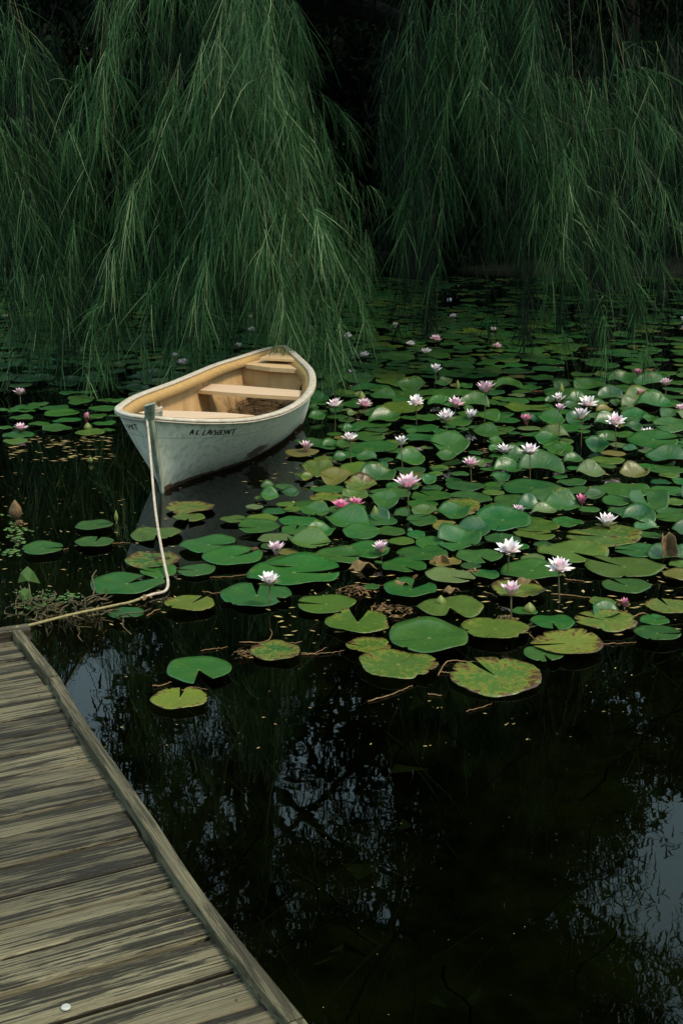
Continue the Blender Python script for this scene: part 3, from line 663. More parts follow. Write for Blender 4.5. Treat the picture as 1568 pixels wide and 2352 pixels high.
# x, y of the bloom, width, tone, openness, y of the stem's foot (None: floats), description
FL = [
 (1114, 890, 46, 'l', .8, 975, 'tall lily flower with deep pink heart'),
 (770, 927, 40, 'w', .9, 990, 'pale pink lily flower on a stem just right of the boat'),
 (836, 930, 36, 'l', 1.0, None, 'pink streaked lily flower low on pads right of the boat'),
 (955, 918, 38, 'w', 1.0, 975, 'wide pale lily flower on a thin stem behind a sheen pad'),
 (1045, 925, 38, 'l', .8, 960, 'pale lily flower with pink spot leaning over its neighbour'),
 (1025, 957, 42, 'w', .75, 1020, 'cup shaped pale lily flower on a leaning stem'),
 (1079, 960, 32, 'w', .45, None, 'half open white lily flower resting low without stem'),
 (803, 1005, 36, 'w', .85, 1070, 'pale lily flower on a straight stem off the boat side'),
 (703, 1034, 32, 'l', .6, None, 'small pink lily flower floating nearest the painted hull'),
 (921, 1014, 28, 'w', .6, 1080, 'small half closed lily flower on a long brown stem'),
 (1080, 1062, 38, 'l', .8, 1110, 'pink tinged lily flower with petals fanned on short stem'),
 (937, 1106, 60, 'l', .9, 1185, 'largest lily flower with a pink bud at its back'),
 (782, 1160, 40, 'p', .8, 1190, 'bright pink lily flower half hidden behind a raised pad'),
 (815, 1157, 36, 'p', .7, 1188, 'right of two bright pink lily flowers behind raised pad'),
 (1208, 968, 28, 'p', .5, None, 'small pink tulip shaped lily flower above a folded pad'),
 (1281, 920, 30, 'w', .7, None, 'upper white lily flower of the stacked pair'),
 (1284, 938, 24, 'l', .6, 1010, 'lower pinkish lily flower of the stacked pair'),
 (1334, 953, 40, 'w', .7, 1030, 'broad petalled white lily flower on a dark leaning stem'),
 (1348, 926, 44, 'w', 1.0, None, 'wide open white lily flower lying on a long pad'),
 (1412, 962, 46, 'w', 1.0, 1035, 'wide white lily flower on stem beyond the largest right cluster'),
 (1216, 1032, 44, 'w', .9, 1100, 'white lily flower on tall stem beside a half hidden bloom'),
 (1158, 1038, 40, 'w', .9, None, 'white lily flower sunk behind a dark raised pad'),
 (1463, 862, 22, 'p', .6, None, 'small pink lily flower at the far open water'),
 (1528, 879, 26, 'l', .7, 925, 'small pale lily flower on stem near far right edge'),
 (1468, 910, 26, 'p', .7, None, 'pink lily flower above its own reflection in dark water'),
 (1562, 943, 24, 'l', .7, None, 'lily flower cut by the right picture edge'),
 (1487, 997, 30, 'w', .9, None, 'flat yellowish white lily flower low among right pads'),
 (1190, 1180, 28, 'l', .45, None, 'small closed pink lily flower left of the deep pink one'),
 (1334, 1155, 28, 'p', .45, None, 'deep pink tulip shaped lily flower between broad pads'),
 (1390, 1205, 46, 'w', .7, None, 'white lily flower without stem on an olive pad rim'),
 (1168, 1253, 58, 'w', 1.1, 1322, 'big white lily flower with a red fleck in its centre'),
 (1282, 1295, 60, 'w', 1.1, 1382, 'big white lily flower with yellow stamens on tall stem'),
 (1173, 1355, 48, 'l', .7, 1432, 'white lily flower with dark eaten petal edges'),
 (1432, 1396, 20, 'p', .3, None, 'tiny deep pink bud in brown debris'),
 (875, 1257, 36, 'l', .7, 1283, 'pale pink lily flower on a very short stem'),
 (634, 1268, 38, 'l', .5, None, 'pink lily flower with dark pink heart floating near front'),
 (620, 1330, 46, 'w', .75, 1402, 'white lily flower with orange centre above round pad'),
 (47, 900, 26, 'l', .8, 940, 'pink lily flower on a stem at the left edge'),
 (50, 987, 32, 'l', .9, None, 'pink lily flower low on pads at the left edge'),
 (200, 966, 18, 'p', .2, None, 'closed pink lily bud left of the boat'),
 (799, 771, 24, 'w', .9, 812, 'small far lily flower straight behind the boat end'),
 (838, 818, 24, 'w', .9, None, 'small pale lily flower beyond the boat right side'),
 (942, 792, 22, 'w', .9, None, 'small round lily flower in the far shaded pads'),
 (1000, 777, 26, 'l', .9, 806, 'far pink tinged lily flower on a short dark stem'),
 (978, 810, 26, 'w', .9, None, 'low far lily flower in front of the stemmed one'),
 (1000, 848, 26, 'w', .6, 892, 'cup shaped far lily flower with green sepals'),
 (808, 862, 18, 'l', .4, None, 'tightly closed pinkish lily flower on a bright pad'),
 (1040, 728, 18, 'w', .9, None, 'tiny lily flower under the right willow strands'),
 (908, 750, 15, 'w', .5, None, 'tiny greenish white lily flower in deep shade'),
 (1133, 759, 18, 'w', .9, None, 'tiny yellowish lily flower in the dark gap'),
 (1140, 798, 20, 'l', .8, None, 'tiny pinkish lily flower right of the far cluster'),
 (548, 797, 19, 'w', .8, None, 'small lily flower behind the boat under strands'),
 (422, 836, 25, 'w', .8, None, 'larger lily flower behind the left gunwale'),
 (402, 820, 17, 'w', .8, None, 'smaller lily flower behind the left gunwale'),
 (228, 666, 13, 'w', .3, None, 'tiny upright lily flower far up left under willow'),
 (400, 688, 13, 'w', .8, None, 'topmost tiny lily flower above the boat'),
 (575, 730, 13, 'w', .8, None, 'tiny upper lily flower of two behind the boat end'),
 (578, 760, 19, 'w', .8, None, 'tiny lower lily flower of two behind the boat end'),
 (182, 810, 16, 'l', .8, None, 'tiny lily flower hidden in hanging strands at left'),
 (15, 730, 15, 'l', .8, None, 'tiny lily flower at far left edge in shade'),
 (350, 711, 12, 'l', .8, None, 'tiny brownish pink lily flower among far strands'),
 (283, 719, 11, 'l', .8, None, 'tiny dim lily flower left of the far strands'),
 (1565, 735, 12, 'w', .6, None, 'tiny white lily flower at the far right edge'),
]
FOOT = []
def flower(x, y, wpx, tone, opn, foot, desc, i):
    rr = random.Random(100 + i)
    # bloom about .62 as tall as wide; ybase is its underside
    yb = y + wpx * (.30 if opn > .5 else .42)
    g = at(x, foot if foot else yb + 2, 0); zb = .03
    if foot:
        P = atY(x, yb, g.y); zb = P.z; base = P
    else: base = Vector((g.x, g.y, .028))
    zc = prj(base)[2]; real = wpx * zc / FPX; s = real / .092 / max(.55, min(1, .45 + opn * .55))
    t = empty('water_lily', (g.x, g.y, 0)); 
    tag(t, desc, 'water lily' if 'bud' not in desc else 'lily bud', 'water lilies in bloom on the pond')
    near = wpx >= 17
    b = base - g
    spec = []
    tilt = Matrix.Rotation(rr.uniform(-.05, .22) + (.22 if opn >= 1 else 0), 4, 'X') @ Matrix.Rotation(rr.uniform(-.15, .15), 4, 'Y')
    for (n, el, mi, off) in ((8, 26 + (1 - opn) * 48, 0, 0), (8, 46 + (1 - opn) * 32, 1, .4), (6, 62 + (1 - opn) * 20, 2, .2), (4, 74, 3, .5)):
        for k in range(n):
            az = 2 * math.pi * (k + off + rr.uniform(-.14, .14)) / n; e = R(el + rr.uniform(-7, 7))
            spec.append((az, e, mi, rr.uniform(.9, 1.08)))
    mats = PET[PHR[tone]]; inner = PET['petal_pale' if tone == 'w' and i % 3 else PHR[tone]]
    deep = PET['petal_pink'] if i in (0, 2, 4, 35, 11, 32) else inner
    def MX(az, e, sc_): return Matrix.Translation(b) @ tilt @ Matrix.Rotation(az, 4, 'Z') @ Matrix.Rotation(-e, 4, 'Y') @ Matrix.Scale(s * sc_, 4)
    if near:
        for (az, e, mi, k) in spec:
            o = bpy.data.objects.new('petal', (mats if mi < 2 else (inner if mi == 2 else deep))[mi]); col.objects.link(o); o.parent = t; o.matrix_local = MX(az, e, k)
        for k in range(4):
            o = bpy.data.objects.new('sepal', SEP); col.objects.link(o); o.parent = t; o.matrix_local = MX(k * math.pi / 2 + .3, R((10 if opn > .6 else 45) + rr.uniform(-5, 10)), 1.0)
        if opn > .6:
            o = bpy.data.objects.new('stamens', STA); col.objects.link(o); o.parent = t; o.matrix_local = Matrix.Translation(b) @ tilt @ Matrix.Scale(s, 4)
    else:
        V = []; F = []; al = []
        for (az, e, mi, k) in spec:
            me = mats[mi]; n0 = len(V); mx = MX(az, e, k)
            V += [tuple(mx @ v.co) for v in me.vertices]; F += [tuple(n0 + q for q in p.vertices) for p in me.polygons]; al += [a_.value for a_ in me.attributes['along'].data]
        me = fast_mesh('petals', np.array(V), np.array(F)); a_ = me.attributes.new('along', 'FLOAT', 'POINT'); a_.data.foreach_set('value', np.array(al, dtype=np.float32))
        link('petals', me, M[PHR[tone]], t)
    lean = rr.uniform(-.02, .02)
    mb = MB(); mb.tube([(lean, .01, -.45), (lean * .6, .0, -.02), (b.x * .5 + lean * .2, b.y * .5, b.z * .5), (b.x, b.y, b.z + .004 * s)], [.0042, .0042, .0038, .0034], 7)
    mb.build('stem', M['stem'], t)
    FOOT.append((x, y, desc, wpx))
for i, f in enumerate(FL): flower(*f, i)

# ------------------------------------------------------------------ lily pads
TONES = {'g': (.010, .072, .012), 'd': (.004, .050, .012), 'o': (.050, .092, .012), 'y': (.095, .125, .016), 'p': (.09, .125, .045), 'b': (.11, .085, .020)}
TWORD = {'g': 'mid green', 'd': 'dark green', 'o': 'olive green', 'y': 'yellow green spotted', 'p': 'pale green', 'b': 'brownish olive'}
PADS = []    # (x, y, w, h or None, notch angle or None, tone, flags) in pixels of the 1568-wide view
def crop(x0, y0, z):
    def f(cx, cy, wd, notch, tone, h=None, fl=''):
        PADS.append(((x0 + cx / z) / 1.7417, (y0 + cy / z) / 1.7417, wd / z / 1.7417, (h / z / 1.7417) if h else None, notch, tone, fl))
    return f
C4 = crop(600, 1950, 1.96); C7 = crop(0, 1950, 1.96); C5 = crop(1200, 1950, 1.96); C6 = crop(1931, 1950, 1.96); C2 = crop(1200, 1200, 1.96); C3 = crop(1931, 1200, 1.96); CG = crop(0, 1000, 1.148)
for a in [(315,180,385,None,'o',None,'r'),(305,258,250,270,'o'),(1050,15,150,None,'g'),(925,28,125,None,'g'),(935,108,150,None,'g',128,'u'),(868,100,100,None,'o'),(820,172,140,None,'p'),(1060,160,150,None,'o'),
          (650,275,200,350,'o'),(875,270,260,180,'o'),(850,345,325,200,'g',None,'s'),(1160,288,300,None,'g'),(1290,228,250,280,'g',100,'u'),(1140,360,230,80,'g'),(1330,405,260,None,'g'),
          (460,480,450,350,'g',None,'v'),(645,580,460,40,'g',None,'v'),(365,670,305,170,'g'),(1240,490,350,350,'o'),(1060,603,300,70,'g'),(1130,688,730,0,'g',None,''),
          (838,868,562,95,'g',None,'b'),(318,948,380,60,'y',None,'r'),(985,1315,390,None,'g',None,'r'),(385,1465,500,285,'g',None,'W'),(235,1690,430,90,'y',None,'r')]: C4(*a)
for a in [(745,322,290,20,'g'),(745,455,300,85,'g'),(340,510,322,5,'g'),(1225,385,402,280,'o'),(1205,597,430,None,'g',None,'r'),(1245,685,285,180,'g',None,'s'),(1000,792,562,50,'g',None,'W'),(992,1025,280,300,'g'),(35,548,40,None,'g')]: C7(*a)
for a in [(370,312,370,290,'g',165,'u'),(210,108,290,None,'o',None,'r'),(430,122,220,200,'o'),(660,150,260,None,'g',140,'u'),(600,285,330,None,'g'),(700,85,330,170,'g'),(1030,90,330,130,'g'),(1330,105,345,180,'g'),
          (960,160,240,None,'g'),(625,265,160,None,'d',130,'u'),(950,288,245,200,'g',None,'s'),(1265,190,300,None,'o',None,'r'),(1210,253,285,None,'g'),(1355,370,265,None,'d',155,'u'),(715,365,235,None,'g'),
          (860,372,46,None,'g'),(910,408,140,None,'g'),(1140,352,212,30,'b',None,'r'),(795,450,205,None,'o'),(1010,475,220,None,'g'),(960,540,400,None,'g'),(1245,475,375,185,'g'),(1405,567,362,285,'g'),
          (530,528,335,None,'g'),(615,618,66,None,'g'),(300,570,350,350,'g',None,'s'),(810,642,345,300,'g'),(1175,725,380,320,'p'),(1250,705,150,None,'g'),(1470,702,185,None,'g'),(555,812,130,None,'g'),
          (865,830,402,60,'g',None,'W'),(1172,977,520,275,'o',None,'W'),(205,945,455,172,'o',None,''),(452,1085,500,88,'o',None,'rW'),(535,1272,360,170,'o',None,'r'),(1010,1222,632,None,'g',None,'s'),(770,1420,615,None,'o',None,'r')]: C5(*a)
for a in [(100,1507,730,118,'o',None,'r'),(95,1142,530,None,'o',None,'r'),(540,1092,345,270,'g'),(960,1080,475,150,'o',None,'r'),(965,1020,240,None,'g',118,'u'),(660,1260,562,190,'y',None,'r'),(475,1338,322,275,'g'),
          (1360,1183,360,350,'d'),(1340,1080,230,20,'g'),(1450,972,360,100,'y',None,'r'),(935,927,210,None,'o'),(1120,806,370,120,'g'),(1105,647,606,140,'o'),(700,527,540,310,'o',None,'W'),(950,412,580,165,'o',None,'r'),
          (380,672,485,None,'g'),(270,836,422,None,'o',None,'r'),(325,998,200,300,'g'),(290,490,145,None,'g'),(20,706,215,None,'g'),(412,330,350,None,'o'),(395,395,322,10,'o'),(150,302,430,None,'g',165,'s'),
          (618,182,300,None,'g',140,'us'),(825,205,180,None,'g'),(660,292,250,310,'g'),(1278,340,190,None,'g',85,'u'),(1480,272,290,190,'g'),(1040,137,230,None,'g'),(1290,152,345,90,'g',145,'u'),(1130,217,300,None,'d'),
          (1510,137,180,None,'o'),(1545,637,180,None,'o'),(520,95,300,None,'g'),(250,125,335,20,'g'),(80,70,170,None,'o'),(20,112,110,None,'g'),(1090,40,435,None,'g'),(1440,58,300,None,'g'),(380,18,450,345,'g')]: C6(*a)
for a in [(190,1358,220,None,'g',100,'us'),(450,1365,362,180,'g'),(840,1392,230,None,'p',95,'us'),(1185,1400,240,None,'b',120,'u'),(1430,1350,300,None,'g'),(1250,1330,200,None,'g'),(1410,1240,200,None,'g',100,'u'),(1440,1290,330,None,'d'),
          (245,1250,195,None,'d',115,'u'),(440,1270,240,None,'g'),(110,1245,110,None,'g'),(585,1190,235,None,'g',60,'s'),(640,1232,150,None,'g'),(700,1285,150,None,'g',90,'u'),(500,1140,235,None,'g'),(890,1172,225,None,'d',110,'u'),(860,1105,150,None,'g'),(1075,1165,175,None,'p'),
          (1110,1085,230,None,'g'),(965,985,200,None,'g',90,'us'),(960,1060,130,None,'g'),(1330,1140,385,0,'g'),(1170,1035,150,None,'d',90,'u'),(1190,935,215,None,'g',75,'s'),(1460,1020,260,190,'g',110,'s'),(1345,875,330,170,'g'),(1460,935,180,None,'g'),
          (910,856,170,None,'g'),(740,770,492,15,'g'),(615,1030,270,None,'g'),(520,985,250,None,'g'),(700,905,260,None,'g'),(770,1015,140,None,'g'),(850,925,230,None,'g'),(450,915,310,None,'g'),(350,870,372,20,'o'),
          (240,810,240,None,'g'),(425,797,165,None,'g'),(520,810,80,None,'d',90,'u'),(150,960,290,None,'g'),(150,1030,200,None,'g'),(240,1065,110,None,'d'),(375,1075,190,None,'g'),(262,765,135,None,'p'),(195,702,218,None,'g'),
          (860,650,210,None,'g'),(830,714,262,None,'g'),(955,722,70,None,'g'),(1080,665,222,None,'g'),(1090,722,200,None,'g'),(1310,685,262,None,'g'),(1490,665,200,None,'g'),(1490,722,180,None,'g'),(1490,782,230,None,'g'),(1245,804,275,None,'o'),
          (440,622,222,None,'g'),(260,525,180,None,'g'),(50,500,135,None,'g'),(195,490,185,None,'o'),(220,440,150,None,'g'),(80,442,140,None,'o'),(400,402,270,None,'g'),(370,357,320,None,'g'),(110,382,140,None,'g'),(135,320,220,None,'g'),(50,375,130,None,'g'),
          (450,290,190,None,'g'),(740,303,150,None,'g'),(690,375,250,None,'g'),(730,1340,160,None,'g'),(560,1215,180,None,'g'),(600,1410,120,None,'g'),(1380,1080,190,None,'g'),(960,1330,160,None,'g'),(80,1470,150,None,'g'),(60,1540,200,None,'g'),(1300,960,140,None,'g')]: C3(*a)
for a in [(745,470,305,None,'g',None,'s'),(765,526,195,None,'g'),(1050,450,255,None,'g'),(900,390,150,None,'g'),(390,510,225,None,'g'),(530,527,240,None,'g'),(250,565,190,None,'o'),(240,602,245,None,'g'),(260,656,165,None,'g'),(585,588,165,None,'g'),
          (660,575,220,None,'o'),(850,580,195,None,'g'),(1015,612,175,None,'g'),(1200,605,250,None,'g'),(460,645,245,None,'g',60,'s'),(745,655,310,None,'o'),(560,702,330,None,'g'),(1140,663,115,None,'p',60,'u'),(860,715,270,None,'g',62,'us'),(800,752,520,180,'g'),
          (1200,747,400,None,'g'),(1300,703,110,None,'g'),(140,763,125,None,'g'),(320,750,230,None,'o'),(215,720,165,None,'g'),(460,762,70,None,'p',55,'u'),(650,792,225,None,'g'),(430,835,260,None,'g'),(835,815,235,None,'g'),(1030,790,160,None,'g'),(1100,845,210,20,'g'),
          (1365,845,235,None,'g',110,'us'),(1480,815,150,None,'g'),(100,868,95,None,'g'),(175,895,90,None,'g'),(130,945,140,None,'g',85,'u'),(290,935,170,None,'g'),(400,905,80,None,'p',50,'u'),(800,878,330,None,'o'),(860,940,165,None,'g'),(1020,940,235,190,'g'),(660,970,245,None,'g',95,'us'),
          (560,995,300,None,'g'),(940,1030,305,170,'g'),(1235,990,205,None,'g',70,'s'),(1375,1010,125,None,'g'),(360,1013,135,None,'g'),(450,1030,150,None,'g'),(1475,960,185,None,'g'),(270,1070,122,None,'g'),(510,1087,310,20,'g'),(950,1100,270,170,'g'),(720,1120,110,None,'g'),
          (60,1130,210,None,'d'),(230,1155,125,None,'g',70,'u'),(340,1170,140,None,'g'),(560,1182,420,None,'g'),(1160,1195,355,170,'g'),(990,1185,110,None,'p'),(205,1277,195,None,'o'),(320,1268,130,None,'g',85,'u'),(370,1235,180,None,'g'),(520,1268,170,None,'g',90,'u'),
          (860,1285,240,None,'g',110,'us'),(740,1210,180,None,'g'),(1150,1270,190,None,'g'),(1090,1330,150,None,'o'),(1060,1385,110,None,'o'),(1245,1382,155,None,'g'),(130,1365,292,None,'o'),(450,1358,285,None,'o'),(610,1418,300,None,'g',125,'us'),(800,1485,262,None,'g'),
          (1010,1440,130,None,'g',100,'u'),(640,1330,110,None,'g',70,'u'),(1440,1090,260,None,'g'),(1520,1190,100,None,'g'),(60,1430,120,None,'o',None,'r'),(480,1500,280,None,'o',None,'r'),(1340,1270,150,None,'g'),(1450,1290,120,None,'g'),(1480,1350,160,None,'g')]: C2(*a)
for a in [(315,668,80,None,'g'),(400,665,100,None,'g'),(375,690,125,None,'g'),(180,715,95,None,'g'),(250,735,140,None,'g'),(370,710,110,None,'g'),(120,735,135,None,'g'),(100,752,120,None,'g'),(285,760,155,20,'g'),(475,740,130,None,'g'),(100,780,110,None,'g'),
          (15,745,60,None,'g'),(310,794,130,None,'g'),(180,808,92,None,'g'),(262,830,135,None,'g'),(440,775,105,None,'g'),(480,805,110,None,'g'),(30,828,64,None,'g'),(415,847,132,None,'o'),(85,860,142,None,'g'),(75,893,112,None,'o'),(480,700,80,None,'g'),(545,700,90,None,'g'),
          (160,605,195,None,'g'),(500,835,60,None,'g'),(530,775,70,None,'g'),(545,735,80,None,'g'),(1490,905,170,None,'g')]: CG(*a)

prng = random.Random(77)
def pad_geom(R0, notch, fl, asp, near, seed, curl=0.0):
    rr = random.Random(seed); segs = 72 if near else (36 if R0 > 0 and near is not None else 20); rings = 7 if near else 4
    if near is None: segs, rings = 18, 2
    na = R(notch) if notch is not None else rr.uniform(0, 6.28)
    wide = .62 if 'W' in fl else (.24 if notch is not None else .03)
    lob = [(rr.uniform(.01, .035), k, rr.uniform(0, 6.28)) for k in (2, 3, 5)]; jag = .016 if 'r' in fl else .006
    bites = [(rr.uniform(0, 6.28), rr.uniform(.03, .09), rr.uniform(.05, .22)) for _ in range(rr.choice([0, 0, 1, 1, 2]) + (3 if 'r' in fl else 0))]
    if 'b' in fl: bites.append((R(-38), .10, .32))
    ph1, ph2 = rr.uniform(0, 6.28), rr.uniform(0, 6.28); amp = rr.uniform(.015, .055); up = rr.uniform(.02, .11) 
    if 's' in fl: up += .09; 
    V = []; rad = []; ang = []
    def pt(th, r):
        rm = 1 + sum(a * math.cos(k * th + p) for a, k, p in lob) + rr.uniform(-jag, jag) * r
        for (b, wd, dp) in bites:
            d = abs((th - b + math.pi) % (2 * math.pi) - math.pi)
            if d < wd and r > .6: rm *= 1 - dp * (1 - (d / wd) ** 2)
        x = R0 * rm * r * math.cos(th); y = R0 * rm * r * math.sin(th)
        z = R0 * (amp * r * r * math.sin(2 * th + ph1) + amp * .7 * r ** 2 * math.sin(5 * th + ph2) + up * r ** 4 * (0.5 + .5 * math.sin(th + (0 if 's' in fl else ph2))) + .015 * r)
        if curl:
            z += R0 * .30 * abs(math.cos(th - ph1)) * r ** 1.5 + R0 * .10 * math.sin(3 * th + ph2) * r * r; x *= 1 - .10 * math.cos(th - ph1) ** 2
        if curl and math.sin(th) > 0: z += R0 * curl * (r * math.sin(th)) ** 2
        return x, y, z
    half = wide / 2
    span = 2 * math.pi - wide; V.append((0, 0, 0)); rad.append(0.); ang.append(0.)
    for k in range(1, rings + 1):
        r = (k / rings) ** .85
        for s in range(segs + 1):
            u = s / segs
            th = na + half * 1.0 + span * u
            # the sinus narrows toward the leaf's middle
            nar = (1 - r) * .25
            x, y, z = pt(th, r)
            V.append((x, y, z)); rad.append(r); ang.append(th)
    F3 = []; F4 = []
    n = segs + 1
    for s in range(segs): F3.append((0, 1 + s, 2 + s))
    for k in range(rings - 1):
        for s in range(segs): F4.append((1 + k * n + s, 1 + (k + 1) * n + s, 1 + (k + 1) * n + s + 1, 1 + k * n + s + 1))
    nv = len(V); th_ = .0022
    V2 = [(x, y, z - th_) for x, y, z in V]
    faces = F3 + F4; under = [tuple(i + nv for i in f[::-1]) for f in faces]
    o0 = 1 + (rings - 1) * n; rim = [(o0 + s, o0 + s + nv, o0 + s + 1 + nv, o0 + s + 1) for s in range(segs)]
    return V + V2, faces, under, rim, rad * 2, ang * 2
def pad_object(x, y, wpx, hpx, notch, tone, fl, i, kindname='lily_pad', simple_=False):
    c = at(x, y, 0); zc = prj(c)[2]; R0 = wpx * zc / FPX / 2; near = True if wpx > 55 else False
    dep = math.asin(CAM_H / math.sqrt(c.x ** 2 + c.y ** 2 + CAM_H ** 2)); tilt = 0.0; lift = 0.0; curl = 0
    if hpx and 'u' in fl:
        want = min(.95, hpx / wpx); tilt = min(R(40), max(0, math.asin(want) - dep)) * .62; lift = math.sin(tilt) * R0 * .72; curl = .22
    elif hpx: tilt = max(0, min(R(14), math.asin(min(.9, hpx / wpx)) - dep)); lift = math.sin(tilt) * R0 * .8
    # pads lie over one another: their own small height and slope
    rr = random.Random(1000 + i)
    if not hpx and 870 < y < 1290 and x > 560 and wpx < 115 and rr.random() < .34: tilt = R(rr.uniform(3, 12)); lift = math.sin(tilt) * R0 * .75; curl = rr.choice([0, .18, .3])
    V, top, und, rim, rad, ang = pad_geom(R0, notch, fl, 1, near, 500 + i, curl)
    me = bpy.data.meshes.new(kindname); me.from_pydata(V, [], top + und + rim)
    me.materials.append(M['pad']); me.materials.append(M['pad_under'])
    mi = [0] * len(top) + [1] * len(und) + [0] * len(rim); me.polygons.foreach_set('material_index', mi)
    me.polygons.foreach_set('use_smooth', [True] * len(mi))
    tc = TONES[tone]; j = [rr.uniform(.78, 1.25) for _ in range(1)][0]; hue = rr.uniform(-.006, .014)
    tc = (max(0, tc[0] * j + hue), tc[1] * j, max(0, tc[2] * j + rr.uniform(-.004, .008)))
    a = me.attributes.new('tone_col', 'FLOAT_COLOR', 'POINT'); a.data.foreach_set('color', np.tile(np.array([*tc, 1], dtype=np.float32), len(V)))
    for nm, arr in (('rad', rad), ('ang', ang)):
        a = me.attributes.new(nm, 'FLOAT', 'POINT'); a.data.foreach_set('value', np.array(arr, dtype=np.float32))
    d = (rr.uniform(.55, .9) if 'r' in fl else (rr.uniform(.2, .5) if tone in 'oyb' else rr.uniform(-.1, .32)))
    a = me.attributes.new('decay', 'FLOAT', 'POINT'); a.data.foreach_set('value', np.full(len(V), d, dtype=np.float32))
    me.update()
    o = bpy.data.objects.new(kindname, me); col.objects.link(o)
    o.location = (c.x, c.y, .006 + rr.uniform(0, .012) + lift + (.008 if 'u' not in fl else 0))
    o.rotation_euler = (tilt + rr.uniform(-.012, .02), rr.uniform(-.02, .02), 0)
    return o
# short anchors for the pads' descriptions
SHORT = {0: 'the tall pink hearted flower', 1: 'the stemmed flower next to the boat', 2: 'the pink streaked flower', 3: 'the wide flower on a thin stem', 4: 'the flower leaning over its neighbour', 5: 'the cup shaped flower', 6: 'the half open white flower', 7: 'the flower off the boat side', 8: 'the pink flower nearest the hull', 9: 'the half closed flower on long stem', 10: 'the fanned pink tinged flower', 11: 'the largest flower', 12: 'the bright pink flower pair', 14: 'the pink flower above a folded pad', 15: 'the stacked flower pair', 17: 'the broad petalled white flower', 18: 'the wide open flower lying down', 19: 'the white flower beyond the right cluster', 20: 'the tall flower beside the sunk one', 21: 'the sunk white flower', 23: 'the pale flower near far right', 24: 'the pink flower over its reflection', 26: 'the flat yellowish flower', 27: 'the closed pink flower', 28: 'the deep pink flower', 29: 'the flower on the olive rim', 30: 'the flower with a red fleck', 31: 'the flower with yellow stamens', 32: 'the flower with eaten petals', 34: 'the flower on a very short stem', 35: 'the pink flower floating near front', 36: 'the flower with orange centre', 37: 'the stemmed flower at left edge', 38: 'the low flower at left edge', 39: 'the closed bud left of boat', 43: 'the far stemmed flower', 45: 'the far cup shaped flower', 40: 'the far flower behind the boat', 41: 'the far flower beyond the boat side', 44: 'the low far flower', 42: 'the small round far flower', 52: 'the flower behind the left gunwale', 50: 'the tiny pinkish far flower', 49: 'the tiny yellowish flower', 51: 'the flower behind the boat end'}
ANCH = [(FOOT[k][0], FOOT[k][1], v) for k, v in SHORT.items()] + [(372, 1135, 'the boat stem'), (385, 1330, 'the rope bend'), (60, 1440, 'the dock corner'), (690, 1000, 'the boat hull side')]
DIRS = ['right of', 'behind and right of', 'behind', 'behind and left of', 'left of', 'in front and left of', 'in front of', 'in front and right of']
used = {}
def describe(x, y, wpx, tone, fl, what='lily pad', base=None):
    best = sorted(ANCH, key=lambda a: math.hypot(a[0] - x, (a[1] - y) * 2.2))[:9]
    p = CAM_H / math.tan(PITCH + math.atan((y - 1176) / FPX)); rel = wpx * math.sqrt(p * p + 4) / FPX
    size = 'broad' if rel > .33 else ('small' if rel < .17 else '')
    feat = 'raised' if 'u' in fl else ('ragged' if 'r' in fl else ('deeply notched' if 'W' in fl else ('shiny' if 's' in fl else '')))
    for nword in ('', 'next', 'third', 'fourth'):
        for ax, ay, nm in best:
            dx = x - ax; dy = (ay - y) * 2.2; k = int(round(math.degrees(math.atan2(dy, dx)) / 45)) % 8
            pre = base or ' '.join(q for q in (size, TWORD[tone], feat, what) if q)
            s = (nword + ' ' if nword else '') + pre + ' ' + DIRS[k] + ' ' + nm
            if len(s.split()) > 16: continue
            if s not in used: used[s] = 1; return s
    return s
PADS.sort(key=lambda p: -p[1])
seen = []
for i, (x, y, wp, hp, notch, tone, fl) in enumerate(PADS):
    if any(abs(x - a) < 6 and abs(y - b) < 4 for a, b in seen): continue
    seen.append((x, y))
    o = pad_object(x, y, wp, hp, notch, tone, fl, i)
    tag(o, describe(x, y, wp, tone, fl), 'lily pad', 'lily pads floating on the pond')
n_ind = len(seen)
# far pads: fill the shaded water beyond, rows of thin ellipses
def open_water(x, y):
    if 1290 < x < 1568 and 795 < y < 862: return True
    if 1230 < x and 640 < y < 800 and not (1150 < x < 1290 and y > 690): return True
    if x < 300 and 845 < y < 895: return True
    if 1000 < x < 1250 and 640 < y < 712: return True
    if 1150 < x < 1300 and 815 < y < 868: return True
    return False
def boat_px(x, y): return 250 < x < 725 and y > 797 - (min(0, x - 640)) * -.33 * -1 and y < 1140 and y > 797 + (640 - x) * .36 if x < 660 else (x < 722 and y > 800)
far = []
frng = random.Random(12)
tries = 0
occ = [(a, b, w_) for (a, b, w_, *_r) in [(p[0], p[1], p[2]) for p in PADS]]
while tries < 34000:
    tries += 1
    y = 640 + 300 * frng.random() ** 1.35; x = frng.uniform(-260, 1900)
    if open_water(x, y) and frng.random() > .06: continue
    if boat_px(x, y): continue
    if x < 300 and y > 890: continue
    if x > 760 and y > 870: continue
    c = at(x, y); zc = prj(c)[2]; wp = frng.uniform(.19, .40) * FPX / zc
    ok = True
    for (a, b, w2) in occ:
        m = .56 if y < 800 else .60
        if abs(b - y) < 40:
            if ((x - a) / ((wp + w2) / 2)) ** 2 + ((y - b) / (max(.08, CAM_H / zc) * (wp + w2) / 2)) ** 2 < m: ok = False; break
    if not ok: continue
    occ.append((x, y, wp)); far.append((x, y, wp))
